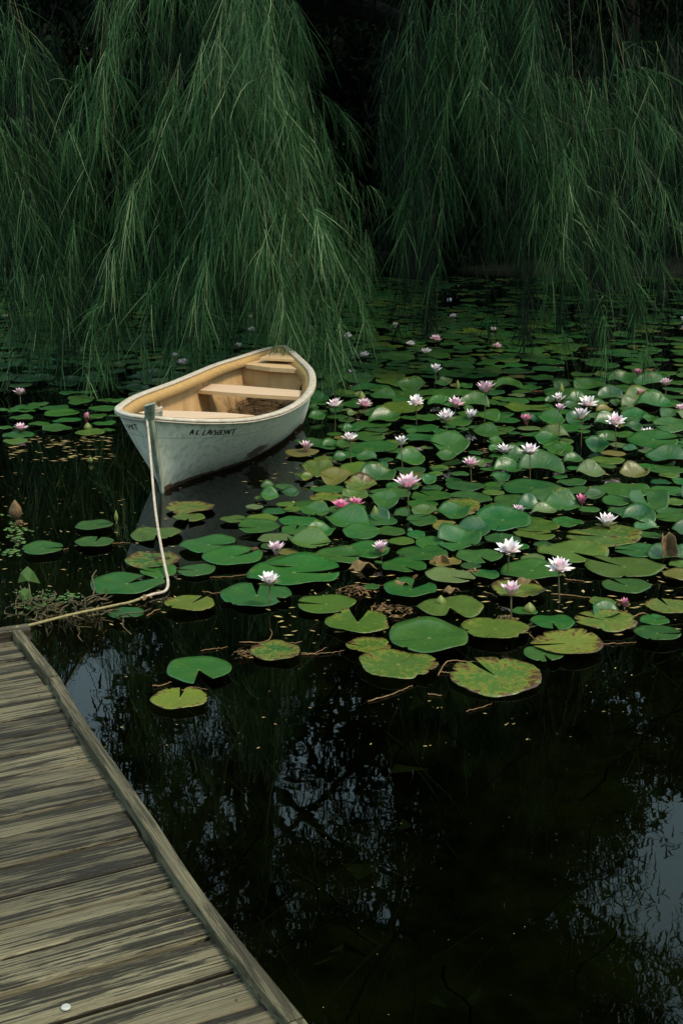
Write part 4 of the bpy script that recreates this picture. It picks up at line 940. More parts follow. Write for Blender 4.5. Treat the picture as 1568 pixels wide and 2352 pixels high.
for tries in range(1900):
    x = frng.uniform(585, 1860); y = frng.uniform(865, 1330)
    if y > 1330 - (1568 - x) * .05 or y < 875 + 0 * x or (x < 760 and y < 1040) or (x < 680 and y < 1120) or open_water(x, y): continue
    c = at(x, y); zc = prj(c)[2]; wp = frng.uniform(.10, .26) * FPX / zc; ok = True
    for (a, b, w2) in occ:
        if abs(b - y) < 50 and ((x - a) / ((wp + w2) / 2)) ** 2 + ((y - b) / (CAM_H / zc * (wp + w2) / 2)) ** 2 < .72: ok = False; break
    if ok: occ.append((x, y, wp)); far.append((x, y, wp))
far.sort(key=lambda p: -p[2])
left = 300 - n_ind
K = max(0, left)
farm = []
for i, (x, y, wp) in enumerate(far):
    tone = frng.choice('ggddddddo' if y < 860 else 'gggdddobp'); notch = frng.choice([None, None, frng.uniform(0, 360)])  # farther pads drawn mostly dark: tree shade put into their colour
    o = pad_object(x, y, wp, None, notch, tone, '', 3000 + i)
    if i < K:
        tag(o, describe(x, y, wp, tone, '', 'lily pad'), 'lily pad', 'lily pads floating on the pond')
    else: farm.append(o)
def join(objs, name):
    mes = [o.data for o in objs]
    with bpy.context.temp_override(active_object=objs[0], selected_editable_objects=objs, selected_objects=objs): bpy.ops.object.join()
    objs[0].name = name; return objs[0]
if farm:
    f = join(farm, 'distant_lily_pads'); tag(f, 'mass of smaller lily pads between the big ones and under the willow', 'lily pads', kind='stuff')
print('PADS', n_ind, len(far), len(farm))

# ------------------------------------------------------------------ small things on the water
def debris_clump(x, y, wpx, desc, n=70, seed=1, mat='dark_dead', hgt=.035, flat=.55):
    rr = random.Random(seed); c = at(x, y); zc = prj(c)[2]; r0 = wpx * zc / FPX / 2; mb = MB()
    for k in range(n):
        a = rr.uniform(0, 6.28); r = r0 * rr.random() ** .6; s = rr.uniform(.006, .024) * (r0 / .12) ** .5
        p = Vector((r * math.cos(a), r * math.sin(a) * flat * 1.6, .008 + rr.random() * hgt * (1 - r / r0)))
        ax = Vector((rr.uniform(-1, 1), rr.uniform(-1, 1), rr.uniform(-.3, .3))).normalized() * s; bx = Vector((rr.uniform(-1, 1), rr.uniform(-1, 1), rr.uniform(-.4, .4))) * s * .6
        mb.add([p - ax, p - bx + Vector((0, 0, s * .2)), p + ax, p + bx], [(0, 1, 2), (0, 2, 3)])
    for k in range(5):
        a = rr.uniform(0, 3.14); d = Vector((math.cos(a), math.sin(a), rr.uniform(-.05, .12))) * r0 * rr.uniform(.3, .6); p = Vector((rr.uniform(-.4, .4) * r0, rr.uniform(-.3, .3) * r0, .02))
        mb.tube([p - d, p + Vector((0, 0, .006)), p + d], .0016, 4)
    o = mb.build('dead_leaf_clump', M[mat], smooth=False); o.location = (c.x, c.y, .0); tag(o, desc, 'dead leaves'); return o
def ap(c, x, y):
    z0 = {'4': (600, 1950), '5': (1200, 1950), '6': (1931, 1950), '7': (0, 1950), '2': (1200, 1200), '3': (1931, 1200)}[c]
    return (z0[0] + x / 1.96) / 1.7417, (z0[1] + y / 1.96) / 1.7417
for k, (c, x, y, wd, desc) in enumerate([('5', 430, 825, 330, 'golden brown clump of rotting leaves behind the heart notched pad'), ('5', 700, 980, 350, 'dark brown mat of dead leaves floating right of an olive pad'),
        ('4', 730, 1325, 200, 'brown crumbly debris at the left rim of a half rotten pad'), ('4', 1110, 1290, 130, 'mossy debris on the right rim of a half rotten pad'), ('7', 1270, 590, 260, 'brown crust of debris on the pad behind the rope bend'),
        ('6', 1100, 935, 110, 'brown debris around the tiny deep pink bud'), ('6', 180, 1050, 200, 'pale crumbly debris on the far rim of an olive pad'), ('5', 1350, 690, 170, 'pale curled debris on a pale green pad'), ('6', 1020, 415, 150, 'dark dirt patch on an olive pad near the right'),
        ('4', 800, 510, 140, 'brown debris between two glossy pads near the front'), ('5', 1210, 660, 0, ''), ('3', 1250, 1255, 0, ''), ('2', 510, 890, 150, 'brown debris below the pink streaked flower'), ('2', 1430, 1200, 90, 'yellow brown crumb of debris between pads'),
        ('7', 150, 300, 120, 'leafy debris under the brown seed pod'), ('4', 150, 910, 130, 'curled brown leaf scraps beside a ragged yellow pad')]):
    if wd: 
        q = ap(c, x, y); debris_clump(*q, wd / 1.96 / 1.7417, desc, 90 if wd > 200 else 45, 40 + k, 'dead' if k in (6, 7, 12) else 'dark_dead')
def dead_leaf(x, y, wpx, hpx, desc, seed, stand=.0, mat='dead'):
    rr = random.Random(seed); c = at(x, y + hpx * .4); zc = prj(c)[2]; W = wpx * zc / FPX; H = hpx * zc / FPX; nu, nv = 12, 9; vs = []
    for i in range(nu):
        for j in range(nv):
            u = i / (nu - 1) - .5; v = j / (nv - 1)
            edge = .5 * (1 - (.10 if stand else .35) * abs(2 * v - 1) ** 2) + rr.uniform(-.03, .03)
            X = u * 2 * edge * W; 
            if stand: Y = W * (.35 * math.cos(u * 5.0) - .3) + v * H * .15; Z = v * H * 1.0 * (1 + .10 * math.sin(u * 9) + (rr.uniform(-.07, .07) if j == nv - 1 else 0)) - .01; X += .06 * W * math.sin(v * 5)
            else: Y = (v - .5) * H * 2.4; Z = .012 + .02 * math.sin(u * 6 + v * 3) * (W / .12) + .02 * abs(u)
            vs.append((X, Y, Z + rr.uniform(-.002, .002)))
    mb = MB(); mb.add(vs, [(i * nv + j, (i + 1) * nv + j, (i + 1) * nv + j + 1, i * nv + j + 1) for i in range(nu - 1) for j in range(nv - 1)])
    o = mb.build('dead_leaf', M[mat]); so = o.modifiers.new('thick', 'SOLIDIFY'); so.thickness = .002; o.location = (c.x, c.y, .004); tag(o, desc, 'dead leaf'); return o
dead_leaf(1531, 1262, 34, 62, 'curled brown dead leaf standing upright in the water at right', 3, 1, 'pod')
dead_leaf(*ap('5', 490, 625), 65, 12, 'flat tan dead leaf floating below a glossy pad', 4)
dead_leaf(*ap('5', 1190, 822), 40, 8, 'orange brown lobed dead leaf in front of the pale pad', 5)
dead_leaf(*ap('5', 790, 785), 55, 8, 'pale brown dead leaf lying on the rim of a green pad', 6)
dead_leaf(*ap('5', 1110, 575), 34, 26, 'curled olive brown leaf folded over a pad edge', 7, 1)
dead_leaf(*ap('6', 340, 765), 66, 10, 'long tan dead leaf behind the eaten white flower', 8)
dead_leaf(*ap('7', 1150, 885), 28, 6, 'small pinkish chip of dead leaf beside the rope', 9)
dead_leaf(*ap('3', 1190, 385), 8, 14, 'small orange brown leaf hanging at the far strands', 10, 1)
dead_leaf(*ap('3', 1310, 565), 34, 5, 'pale curled dead leaf on the far open water', 11)
def bud(x, y, hpx, desc, mat='bud', wid=.42, foot=None, lean=0.):
    g = at(x, foot if foot else y + hpx * .5); zc = prj(g)[2]; P = atY(x, y + hpx * .5, g.y); H = hpx * zc / FPX; mb = MB(); n = 10; prof = [(0, .10), (.12, .6), (.35, 1), (.6, .85), (.82, .45), (1, .04)]
    vs = []
    for (u, r) in prof:
        for k in range(n): q = 2 * math.pi * k / n; rr_ = r * H * wid / 2 * (1 + .10 * math.cos(4 * q)); vs.append((rr_ * math.cos(q) + lean * u * H, rr_ * math.sin(q), P.z + u * H))
    fs = [(i * n + k, i * n + (k + 1) % n, (i + 1) * n + (k + 1) % n, (i + 1) * n + k) for i in range(len(prof) - 1) for k in range(n)]
    t = empty('lily_bud', (g.x, g.y, 0)); tag(t, desc, 'bud'); mb.add(vs, fs); mb.build('bud_head', M[mat], t)
    mb = MB(); mb.tube([(.0, 0, -.4), (0, 0, P.z + .005)], .004, 6); mb.build('stem', M['stem'], t)
bud(268, 1185, 30, 'slender green bud poking up beside a small pad left of rope', wid=.3, foot=1202)
bud(1287, 893, 30, 'pointed green bud above the long pad at right', foot=912)
bud(830, 911, 26, 'green bud leaning above the pads beside the closed flower', wid=.7)
bud(1050, 885, 26, 'pale green bud in brown debris behind the tall flower', wid=.4)
bud(*ap('5', 585, 195), 34, 'closed green leaf bud between two raised pads', wid=.5)
bud(*ap('5', 1100, 890), 30, 'dark green rolled leaf standing on the notched olive pad', wid=.8)
bud(*ap('6', 360, 945), 30, 'pale green folded leaf tip behind a small star shaped pad', wid=.9)
bud(*ap('4', 1330, 175), 15, 'pointed pink green tip showing above a raised pad', wid=.8)
bud(203, 980, 20, 'green seed head under the closed pink bud left of boat', wid=.9)
bud(209, 1056, 16, 'pale green bud floating left of the boat bow', wid=.7)
bud(38, 1170, 48, 'brown withered seed pod standing in the dark water at left', 'pod', .6, foot=1200)
def sprout():
    g = at(70, 1392); t = empty('water_plant', tuple(g)); tag(t, 'young water plant with triangular leaves at the left by the dock', 'water plant')
    P = atY(66, 1335, g.y) - g
    mb = MB(); mb.tube([(.01, 0, -.3), (.01, 0, 0), (P.x, 0, P.z)], .003, 6); mb.build('stem', M['stem'], t)
    for (dx, dz, s, a) in ((0, .02, .055, .3), (-.02, -.07, .04, -.5), (.05, -.22, .03, .8)):
        c = P + Vector((dx, 0, dz)); mb = MB()
        mb.add([c + Vector(v) * s for v in ((-1, .1, -.55), (0, -.25, -.25), (1, .1, -.6), (.55, -.1, .5), (0, 0, 1.0), (-.6, -.1, .45))], [(0, 1, 5), (1, 4, 5), (1, 3, 4), (1, 2, 3)]); o = mb.build('leaf', M['duckweed'], t, smooth=False)
        so = o.modifiers.new('thick', 'SOLIDIFY'); so.thickness = .0015
sprout()
def duckweed():
    rr = random.Random(6); mb = MB()
    for (cx, cy, rx, ry, n) in ((90, 1390, 50, 20, 110), (150, 1372, 40, 12, 40), (40, 1225, 26, 26, 80), (25, 1270, 22, 12, 30), (75, 1360, 50, 10, 20), (30, 1180, 18, 10, 16)):
        for k in range(n):
            x = rr.gauss(cx, rx * .5); y = rr.gauss(cy, ry * .5); s = rr.uniform(.005, .014); c = at(x, y, .006 + rr.random() * .012); a = rr.uniform(0, 6.28)
            vs = [c + Vector((math.cos(a + q) * s * (1.4 if q == 0 else 1), math.sin(a + q) * s, rr.uniform(-.3, .3) * s)) for q in (0, 1.2, 2.4, 3.7, 5.0)]
            mb.add(vs, [(0, 1, 2, 3, 4)])
    tag(mb.build('duckweed', M['duckweed'], smooth=False), 'loose patches of tiny green floating leaves by the dock and left bank', 'duckweed', kind='stuff')
duckweed()
def flecks():
    rr = random.Random(8); mb = MB()
    def put(x, y, s, al=1.8):
        c = at(x, y, .004 + rr.random() * .003); a = rr.gauss(0, .5); d = Vector((math.cos(a), math.sin(a), 0)) * s * al; e = Vector((-math.sin(a), math.cos(a), 0)) * s * .6
        mb.add([c - d, c - e * rr.uniform(.6, 1.2), c + d, c + e * rr.uniform(.6, 1.2)], [(0, 1, 2, 3)])
    for k in range(240): put(rr.uniform(0, 420), rr.uniform(1000, 1440), rr.choice([.002, .003, .003, .005, .009]))
    for k in range(120): put(rr.uniform(20, 260), rr.uniform(1000, 1060), rr.choice([.004, .006, .012, .016]), 2.4)
    for k in range(110): put(rr.uniform(150, 1500), rr.uniform(1420, 1720), rr.choice([.0015, .002, .003, .005]))
    for k in range(50): put(rr.uniform(400, 1560), rr.uniform(1720, 2350), rr.choice([.001, .0015, .002]), 1.2)
    for k in range(900):
        y = 860 + 600 * rr.random(); put(rr.uniform(560 + max(0, (y - 1300)) * .5, 1568), y, rr.choice([.003, .004, .006, .010, .014]))
    for k in range(300): put(rr.uniform(0, 1568), rr.uniform(700, 860), rr.choice([.01, .015, .03]))
    tag(mb.build('floating_debris', M['fleck'], smooth=False), 'scattered bits of leaf and seed floating on the dark water', 'debris', kind='stuff')
flecks()
# floating twigs and runners: one object each
TW = [('4', [(470, 705), (640, 700), (745, 685), (790, 650)]), ('4', [(700, 1215), (900, 1212), (955, 1150), (940, 1110)]), ('4', [(960, 1238), (1080, 1228), (1190, 1210)]), ('4', [(1180, 1300), (1290, 1300), (1385, 1255)]), ('4', [(1185, 1312), (1400, 1300), (1530, 1278)]),
      ('5', [(530, 1678), (700, 1630), (820, 1580), (880, 1550)]), ('5', [(1080, 1470), (1150, 1370), (1290, 1365), (1480, 1375)]), ('5', [(1090, 1450), (1180, 1455), (1230, 1440)]), ('4', [(20, 1560), (100, 1552), (170, 1525)]), ('4', [(250, 1592), (330, 1570), (450, 1585)]),
      ('5', [(1000, 1620), (1110, 1632)]), ('4', [(410, 815), (500, 828), (650, 800)]), ('6', [(0, 820), (60, 835), (110, 860)]), ('6', [(530, 835), (760, 855), (960, 888)]), ('6', [(900, 1225), (1060, 1225), (1200, 1212)]),
      ('6', [(1150, 1020), (1260, 988), (1330, 1030), (1430, 1025)]), ('6', [(640, 720), (790, 735)]), ('6', [(350, 545), (420, 600), (520, 590)]), ('5', [(1240, 1150), (1260, 1090), (1310, 1070)]), ('5', [(480, 752), (640, 770), (760, 800)]),
      ('5', [(880, 700), (920, 690), (860, 740), (840, 790)]), ('7', [(880, 440), (960, 435), (1020, 433)]), ('7', [(500, 490), (540, 478)]), ('7', [(420, 950), (470, 925), (520, 900)]), ('6', [(1170, 510), (1290, 495), (1385, 510)]), ('6', [(360, 1150), (400, 1190)]),
      ('7', [(1150, 1010), (1210, 970), (1260, 955)]), ('5', [(1300, 1755), (1400, 1730), (1500, 1700)]), ('4', [(400, 1280), (520, 1265), (610, 1250)]), ('3', [(650, 370), (780, 378), (980, 384)]), ('3', [(300, 708), (380, 715), (480, 712)]), ('3', [(560, 625), (660, 640), (760, 610)])]
for k, (c, pts) in enumerate(TW):
    P3 = [at(*ap(c, x, y), .004) for x, y in pts]; P = smooth_path(P3, 16); rr = random.Random(60 + k)
    P[:, 2] += np.array([rr.uniform(-.002, .004) for _ in range(16)]); O = P3[0]; r0 = rr.uniform(.002, .0036)
    mb = MB(); mb.tube([tuple(p - np.array(O)) for p in P], [r0 * (1 - .5 * i / 15) for i in range(16)], 6)
    o = mb.build('floating_twig', M['twig']); o.location = O
    q = ap(c, *pts[len(pts) // 2]); L = (P3[-1] - P3[0]).length
    tag(o, describe(q[0], q[1], 30, 'g', '', 'twig', base=('long' if L > .25 else 'short') + ' brown twig'), 'twig', 'thin brown twigs floating on the water')
def tangle():
    rr = random.Random(31); mb = MB(); 
    for k in range(85):
        x0 = rr.triangular(-10, 300, 90); y0 = rr.gauss(1405, 14) + abs(x0 - 110) * -.02; L = rr.uniform(15, 62) * (1.3 if x0 > 150 else 1); a = rr.choice([rr.gauss(-.25, .35), rr.uniform(-2.6, 1.6), rr.uniform(-2.2, 2.2)])
        pts = []
        for i in range(5):
            u = i / 4; x = x0 + L * u * math.cos(a) + rr.uniform(-7, 7); y = y0 + L * u * math.sin(a) * .7 + rr.uniform(-5, 5); pts.append(at(x, y, .01 + rr.random() * .04 + .03 * math.sin(u * 3.14)))
        mb.tube([tuple(p) for p in smooth_path(pts, 9)], rr.uniform(.0012, .0042), 5)
    for k in range(26):
        x0 = rr.uniform(105, 235); y0 = 1425 - (x0 - 105) * .12; pts = [at(x0, y0, .10), at(x0 + rr.uniform(-8, 8), y0 + rr.uniform(8, 16), .06), at(x0 + rr.uniform(-12, 14), y0 + rr.uniform(16, 40), .01)]
        mb.tube([tuple(p) for p in smooth_path(pts, 7)], rr.uniform(.0015, .004), 5)
    tag(mb.build('root_tangle', M['root']), 'tangle of golden brown roots and twigs caught at the dock corner', 'roots', kind='stuff')
tangle()
def weeds():
    rr = random.Random(32); mb = MB()
    for k in range(420):
        x = rr.uniform(-1.6, 2.4); y = rr.uniform(2.2, 9); z = -.45; pts = [(x, y, z)]
        dx, dy = rr.gauss(0, .12), rr.gauss(0, .12)
        for i in range(4): pts.append((x + dx * (i + 1) * .5 + rr.uniform(-.03, .03), y + dy * (i + 1) * .5, z + .1 * (i + 1)))
        mb.tube([tuple(p) for p in smooth_path(pts, 8)], rr.uniform(.002, .006), 4, cap=False)
    for k in range(60):
        c = Vector((rr.uniform(-1, 2.2), rr.uniform(2.5, 5.6), rr.uniform(-.35, -.12))); s = rr.uniform(.03, .10)
        mb.add([c + Vector((rr.uniform(-1, 1), rr.uniform(-1, 1), rr.uniform(-.2, .2))) * s for _ in range(4)], [(0, 1, 2, 3)])
    tag(mb.build('submerged_weeds', M['weed'], smooth=False), 'dim stems and sunken leaves below the water surface', 'water weeds', kind='stuff')
weeds()

# ------------------------------------------------------------------ willows
G = np.random.default_rng(21)
def unit(v): return v / (np.linalg.norm(v, axis=-1, keepdims=True) + 1e-9)
def ribbons(B, D, L, wid, droop, nseg, rng_, curl=.25):
    """B,D (n,3), L (n,) -> ribbon mesh arrays, each a thin leaf that bends down"""
    n = len(B); u = np.linspace(0, 1, nseg + 1)
    side = unit(np.cross(D, unit(rng_.normal(size=(n, 3)))))
    wob = unit(rng_.normal(size=(n, 3))) * curl
    pts = B[:, None] + (D[:, None] * u[None, :, None] + wob[:, None] * (u[None, :, None] ** 2) * .5 + np.array((0, 0, -1.0)) * (droop * u ** 2)[None, :, None]) * L[:, None, None]
    ww = (wid[:, None] if np.ndim(wid) else wid) * (1 - .75 * u[None, :] ** 2) * .5
    Lf = pts - side[:, None] * ww[..., None]; Rt = pts + side[:, None] * ww[..., None]
    V = np.stack([Lf, Rt], 2).reshape(-1, 3); m = (nseg + 1) * 2
    k = np.arange(nseg) * 2; q = np.stack([k, k + 1, k + 3, k + 2], 1)
    F = (np.arange(n)[:, None, None] * m + q[None]).reshape(-1, 4)
    return V, F, m
def tube_arr(P, r, n=5):
    """P (k,3) r (k,)"""
    T = unit(np.gradient(P, axis=0)); A = unit(np.cross(T, np.array((.31, .2, .93)))); B = np.cross(T, A); a = np.linspace(0, 2 * np.pi, n, endpoint=False)
    V = (P[:, None] + (A[:, None] * np.cos(a)[None, :, None] + B[:, None] * np.sin(a)[None, :, None]) * r[:, None, None]).reshape(-1, 3); k = len(P)
    i, j = np.meshgrid(np.arange(k - 1), np.arange(n), indexing='ij')
    F = np.stack([i * n + j, i * n + (j + 1) % n, (i + 1) * n + (j + 1) % n, (i + 1) * n + j], -1).reshape(-1, 4)
    return V, F
def cat(parts):
    Vs, Fs, Ts = [], [], []; off = 0
    for V, F, T in parts: Vs.append(V); Fs.append(F + off); Ts.append(T); off += len(V)
    return np.concatenate(Vs), np.concatenate(Fs), np.concatenate(Ts)
def bough(parent, pts3, spread, ntw, nne, mat='needle', s0=.05, nlen=(.18, .42), nw=.0058, tone_mid=.35, shoot=.0030, down=.8, origin=None, lat=1.0, arch=.75, yellow=False):
    """one hanging branch: a yellow shoot, fine side twigs, and long needles"""
    P = smooth_path(pts3, 40); parts = []
    u = np.linspace(0, 1, 40); V, F = tube_arr(P, shoot * (1.15 - u)); 
    T = unit(np.gradient(P, axis=0))
    s = s0 + (1 - s0) * G.random(ntw) ** 1.6; idx = s * 39; i0 = np.clip(idx.astype(int), 0, 38); fr = (idx - i0)[:, None]
    B = P[i0] * (1 - fr) + P[i0 + 1] * fr; Tb = T[i0]
    az = G.uniform(0, 2 * np.pi, ntw); A = np.stack([np.cos(az) * lat, np.sin(az), G.uniform(-.25, .25, ntw)], 1)
    L = spread * (.45 + .85 * G.random(ntw)) * (1.10 - .80 * s ** 2)
    D = unit(Tb * (arch + G.uniform(-.3, .6, ntw)[:, None]) + A * G.uniform(.25, .75, ntw)[:, None])
    K = 7; uu = np.linspace(0, 1, K)
    TW_ = B[:, None] + (D[:, None] * uu[None, :, None] * .85 + np.array((0, 0, -1.0)) * (down * uu ** 2)[None, :, None]) * L[:, None, None]
    # twigs as ribbons
    dT = np.gradient(TW_, axis=1); side = unit(np.cross(dT, np.array((.3, 1, .1))))
    wt = .0032 * (1.1 - uu)[None, :, None]
    Vt = np.stack([TW_ - side * wt, TW_ + side * wt], 2).reshape(-1, 3); k = np.arange(K - 1) * 2; q = np.stack([k, k + 1, k + 3, k + 2], 1)
    Ft = (np.arange(ntw)[:, None, None] * (2 * K) + q[None]).reshape(-1, 4)
    parts.append((Vt, Ft, np.full(len(Vt), .85)))
    Vc, Fc = tube_arr(P, .0016 * (1.1 - u * .6), 3); parts.append((Vc, Fc, np.full(len(Vc), .6)))
    # needles
    N = ntw * nne; ti = np.repeat(np.arange(ntw), nne); uq = G.random(N) ** .8 * (K - 1.001); j = uq.astype(int); f = (uq - j)[:, None]
    Bn = TW_[ti, j] * (1 - f) + TW_[ti, j + 1] * f; Dn = unit(dT[ti, j]); Dn = unit(Dn + G.normal(size=(N, 3)) * .40 + np.array((0, 0, -.22)))
    Ln = G.uniform(nlen[0], nlen[1], N) * (.8 + .3 * G.random(N)); Vn, Fn, m = ribbons(Bn, Dn, Ln, nw * G.uniform(.6, 1.2, N), .50, 4, G, .55)
    tw_tone = G.normal(0, .10, ntw)[ti] + G.normal(-.06, .30, N) + tone_mid + (s[ti] * -.05)
    parts.append((Vn, Fn, np.repeat(np.clip(tw_tone, 0, 1), m)))
    Va, Fa, Ta = cat(parts); O = np.array(parent.location)
    Va = Va[:]; bad = Va[:, 2] < .03; Va[bad, 2] = .03
    me = fast_mesh('hanging_branch', Va - O, Fa, Ta); o = link('hanging_branch', me, M[mat], parent)
    me2 = fast_mesh('shoot', V - O, F); link('shoot', me2, M['shoot'] if yellow else M['bark'], o)
    return o
def px_path(pts, Y0, Y1):
    n = len(pts); Y0 += 1.25; Y1 += 1.25; return [atY(x, y, Y0 + (Y1 - Y0) * i / (n - 1)) for i, (x, y) in enumerate(pts)]

def multi(parent, pts, Y0, Y1, sp, nt_, nne, k=4, **kw):
    """a bough that divides into several drooping shoots"""
    base = px_path(pts, Y0, Y1)
    src = {TL.name: -140, TC.name: 500, TR.name: 1170}[parent.name]; free = 0.0
    if pts[0][1] > -150:
        x0, y0 = pts[0]; Yb = base[0].y; n0 = len(base)
        up = [atY(src + (x0 - src) * .35, -420, Yb + .5), atY(src + (x0 - src) * .55, -200 + .1 * y0, Yb + .35)]
        if y0 > 60: up.append(atY(src + (x0 - src) * .85, y0 * .45 - 60, Yb + .15))
        base = up + base
        free = sum((base[i + 1] - base[i]).length for i in range(len(up))) / sum((base[i + 1] - base[i]).length for i in range(len(base) - 1)) * (.55 if y0 > 60 else .3)
    for j in range(k):
        ox, oy = G.normal(0, sp * .50), G.normal(0, .22); cut = G.uniform(.92, 1.02) if j == 0 else G.uniform(.60, .95); m = len(base); out = []
        for i, p in enumerate(base):
            u = i / (m - 1); g = (u ** 1.1 if j else u * .4) if pts[0][1] > 40 else .55 + .6 * u
            out.append(Vector((p.x + ox * g + G.normal(0, .025) * u, p.y + oy * g, p.z)))
        zs = out[0].z
        for i, p in enumerate(out): u = i / (m - 1); p.z = zs + (p.z - zs) * (1 + (cut - 1) * u)
        bough(parent, out, sp * .70, max(8, int(nt_ / k * .92)), nne, s0=max(.03, free * (1.0 if j < 1 else .35)), yellow=(j == 0 and G.random() < .6), **kw)
def trunk(parent, x, y, h, r, lean=(0, 0), name='trunk'):
    O = Vector(parent.location); pts = [Vector((x + lean[0] * u + .12 * math.sin(u * 6 + x), y + lean[1] * u + .1 * math.cos(u * 5), -.6 + (h + .6) * u)) - O for u in np.linspace(0, 1, 14)]
    mb = MB(); mb.tube(pts, [r * (1.5 - 1.0 * u if u < .12 else 1.38 - .75 * u) for u in np.linspace(0, 1, 14)], 14)
    return mb.build(name, M['bark'], parent)
def crown(parent, top, ends, n_twig, leaf, seed, mat='leaf_black', nlen=.16, nw=.022, name='crown', lvl=3, spreadz=.6):
    """branching limbs with leaf sprays: real wood and leaves through which the sky shows"""
    rg = np.random.default_rng(seed); O = np.array(parent.location); parts = []; leaves = []
    def grow(p, d, L, r, lv):
        n = 7; pts = [p]
        for i in range(n - 1):
            d = unit(d + rg.normal(size=3) * .16 + np.array((0, 0, .015))); pts.append(pts[-1] + d * L / (n - 1))
        P = np.array(pts); V, F = tube_arr(P, np.linspace(r, r * .45, n), 5 if lv < 2 else 4); parts.append((V, F, np.zeros(len(V))))
        if lv >= lvl: leaves.append(P); return
        for k in range(n_twig[min(lv, len(n_twig) - 1)]):
            u = rg.uniform(.25, 1) * (n - 1.01); i = int(u); q = P[i] + (P[i + 1] - P[i]) * (u - i)
            grow(q, unit(d * .6 + rg.normal(size=3) * np.array((.8, .8, spreadz))), L * rg.uniform(.45, .65), r * .42, lv + 1)
        if lv > 0: leaves.append(P[3:])
    for e in ends:
        e = np.array(e, float); d = e - top; L = np.linalg.norm(d); grow(np.array(top, float), d / L, L, .07, 0)
    V, F, T = cat(parts); lim = fast_mesh('limbs', V - O, F); link('limbs', lim, M['bark'], parent)
    LP = np.concatenate(leaves); n = len(LP) * leaf; B = LP[rg.integers(0, len(LP), n)] + rg.normal(size=(n, 3)) * .16
    D = unit(rg.normal(size=(n, 3)) + np.array((0, 0, -.7))); V, F, m = ribbons(B, D, rg.uniform(.5, 1.2, n) * nlen, nw * rg.uniform(.6, 1.2, n), .3, 2, rg)
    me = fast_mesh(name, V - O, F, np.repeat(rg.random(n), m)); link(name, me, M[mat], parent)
    return len(F)
def tree(loc, label, name='willow_tree'):
    t = empty(name, loc); tag(t, label, 'tree', 'weeping trees over the pond'); return t

TL = tree((-5.5, 13.5, 0), 'weeping tree at the left whose green strands fall past the picture edge')
TC = tree((-1.5, 14.5, 0), 'large bright green weeping tree whose strands brush the boat end')
TR = tree((2.6, 14.0, 0), 'weeping tree on the right with bare yellow shoots above drooping strands')
TB = tree((1.0, 20.0, 0), 'dark weeping tree in deep shade behind the bright strands')
# left tree
for pts, Y0, Y1, sp, nt_ in [
    ([(-80, -260), (30, -80), (125, 120), (185, 330), (215, 520)], 10.6, 10.6, .42, 120), ([(-150, -200), (-40, 0), (20, 220), (35, 460), (30, 660)], 10.4, 10.6, .40, 120),
    ([(-60, -260), (50, -20), (100, 240), (95, 500), (105, 690)], 10.9, 10.9, .42, 120), ([(-160, -60), (-60, 140), (-20, 380), (-10, 600), (0, 740)], 10.5, 10.7, .38, 90),
    ([(60, 0), (140, 200), (190, 380), (180, 560), (175, 740)], 11.2, 11.3, .36, 90), ([(-60, 240), (20, 420), (60, 600), (70, 760)], 10.9, 11.0, .30, 60), ([(100, 360), (150, 520), (140, 660), (150, 800)], 11.1, 11.2, .26, 45),
    ([(-40, -240), (60, -120), (150, 100), (205, 260), (240, 420)], 11.4, 11.5, .34, 90), ([(-200, -240), (-90, -60), (-30, 100), (10, 280)], 11.3, 11.3, .42, 90)]:
    multi(TL, pts, Y0, Y1, sp, nt_, 9, tone_mid=.24)
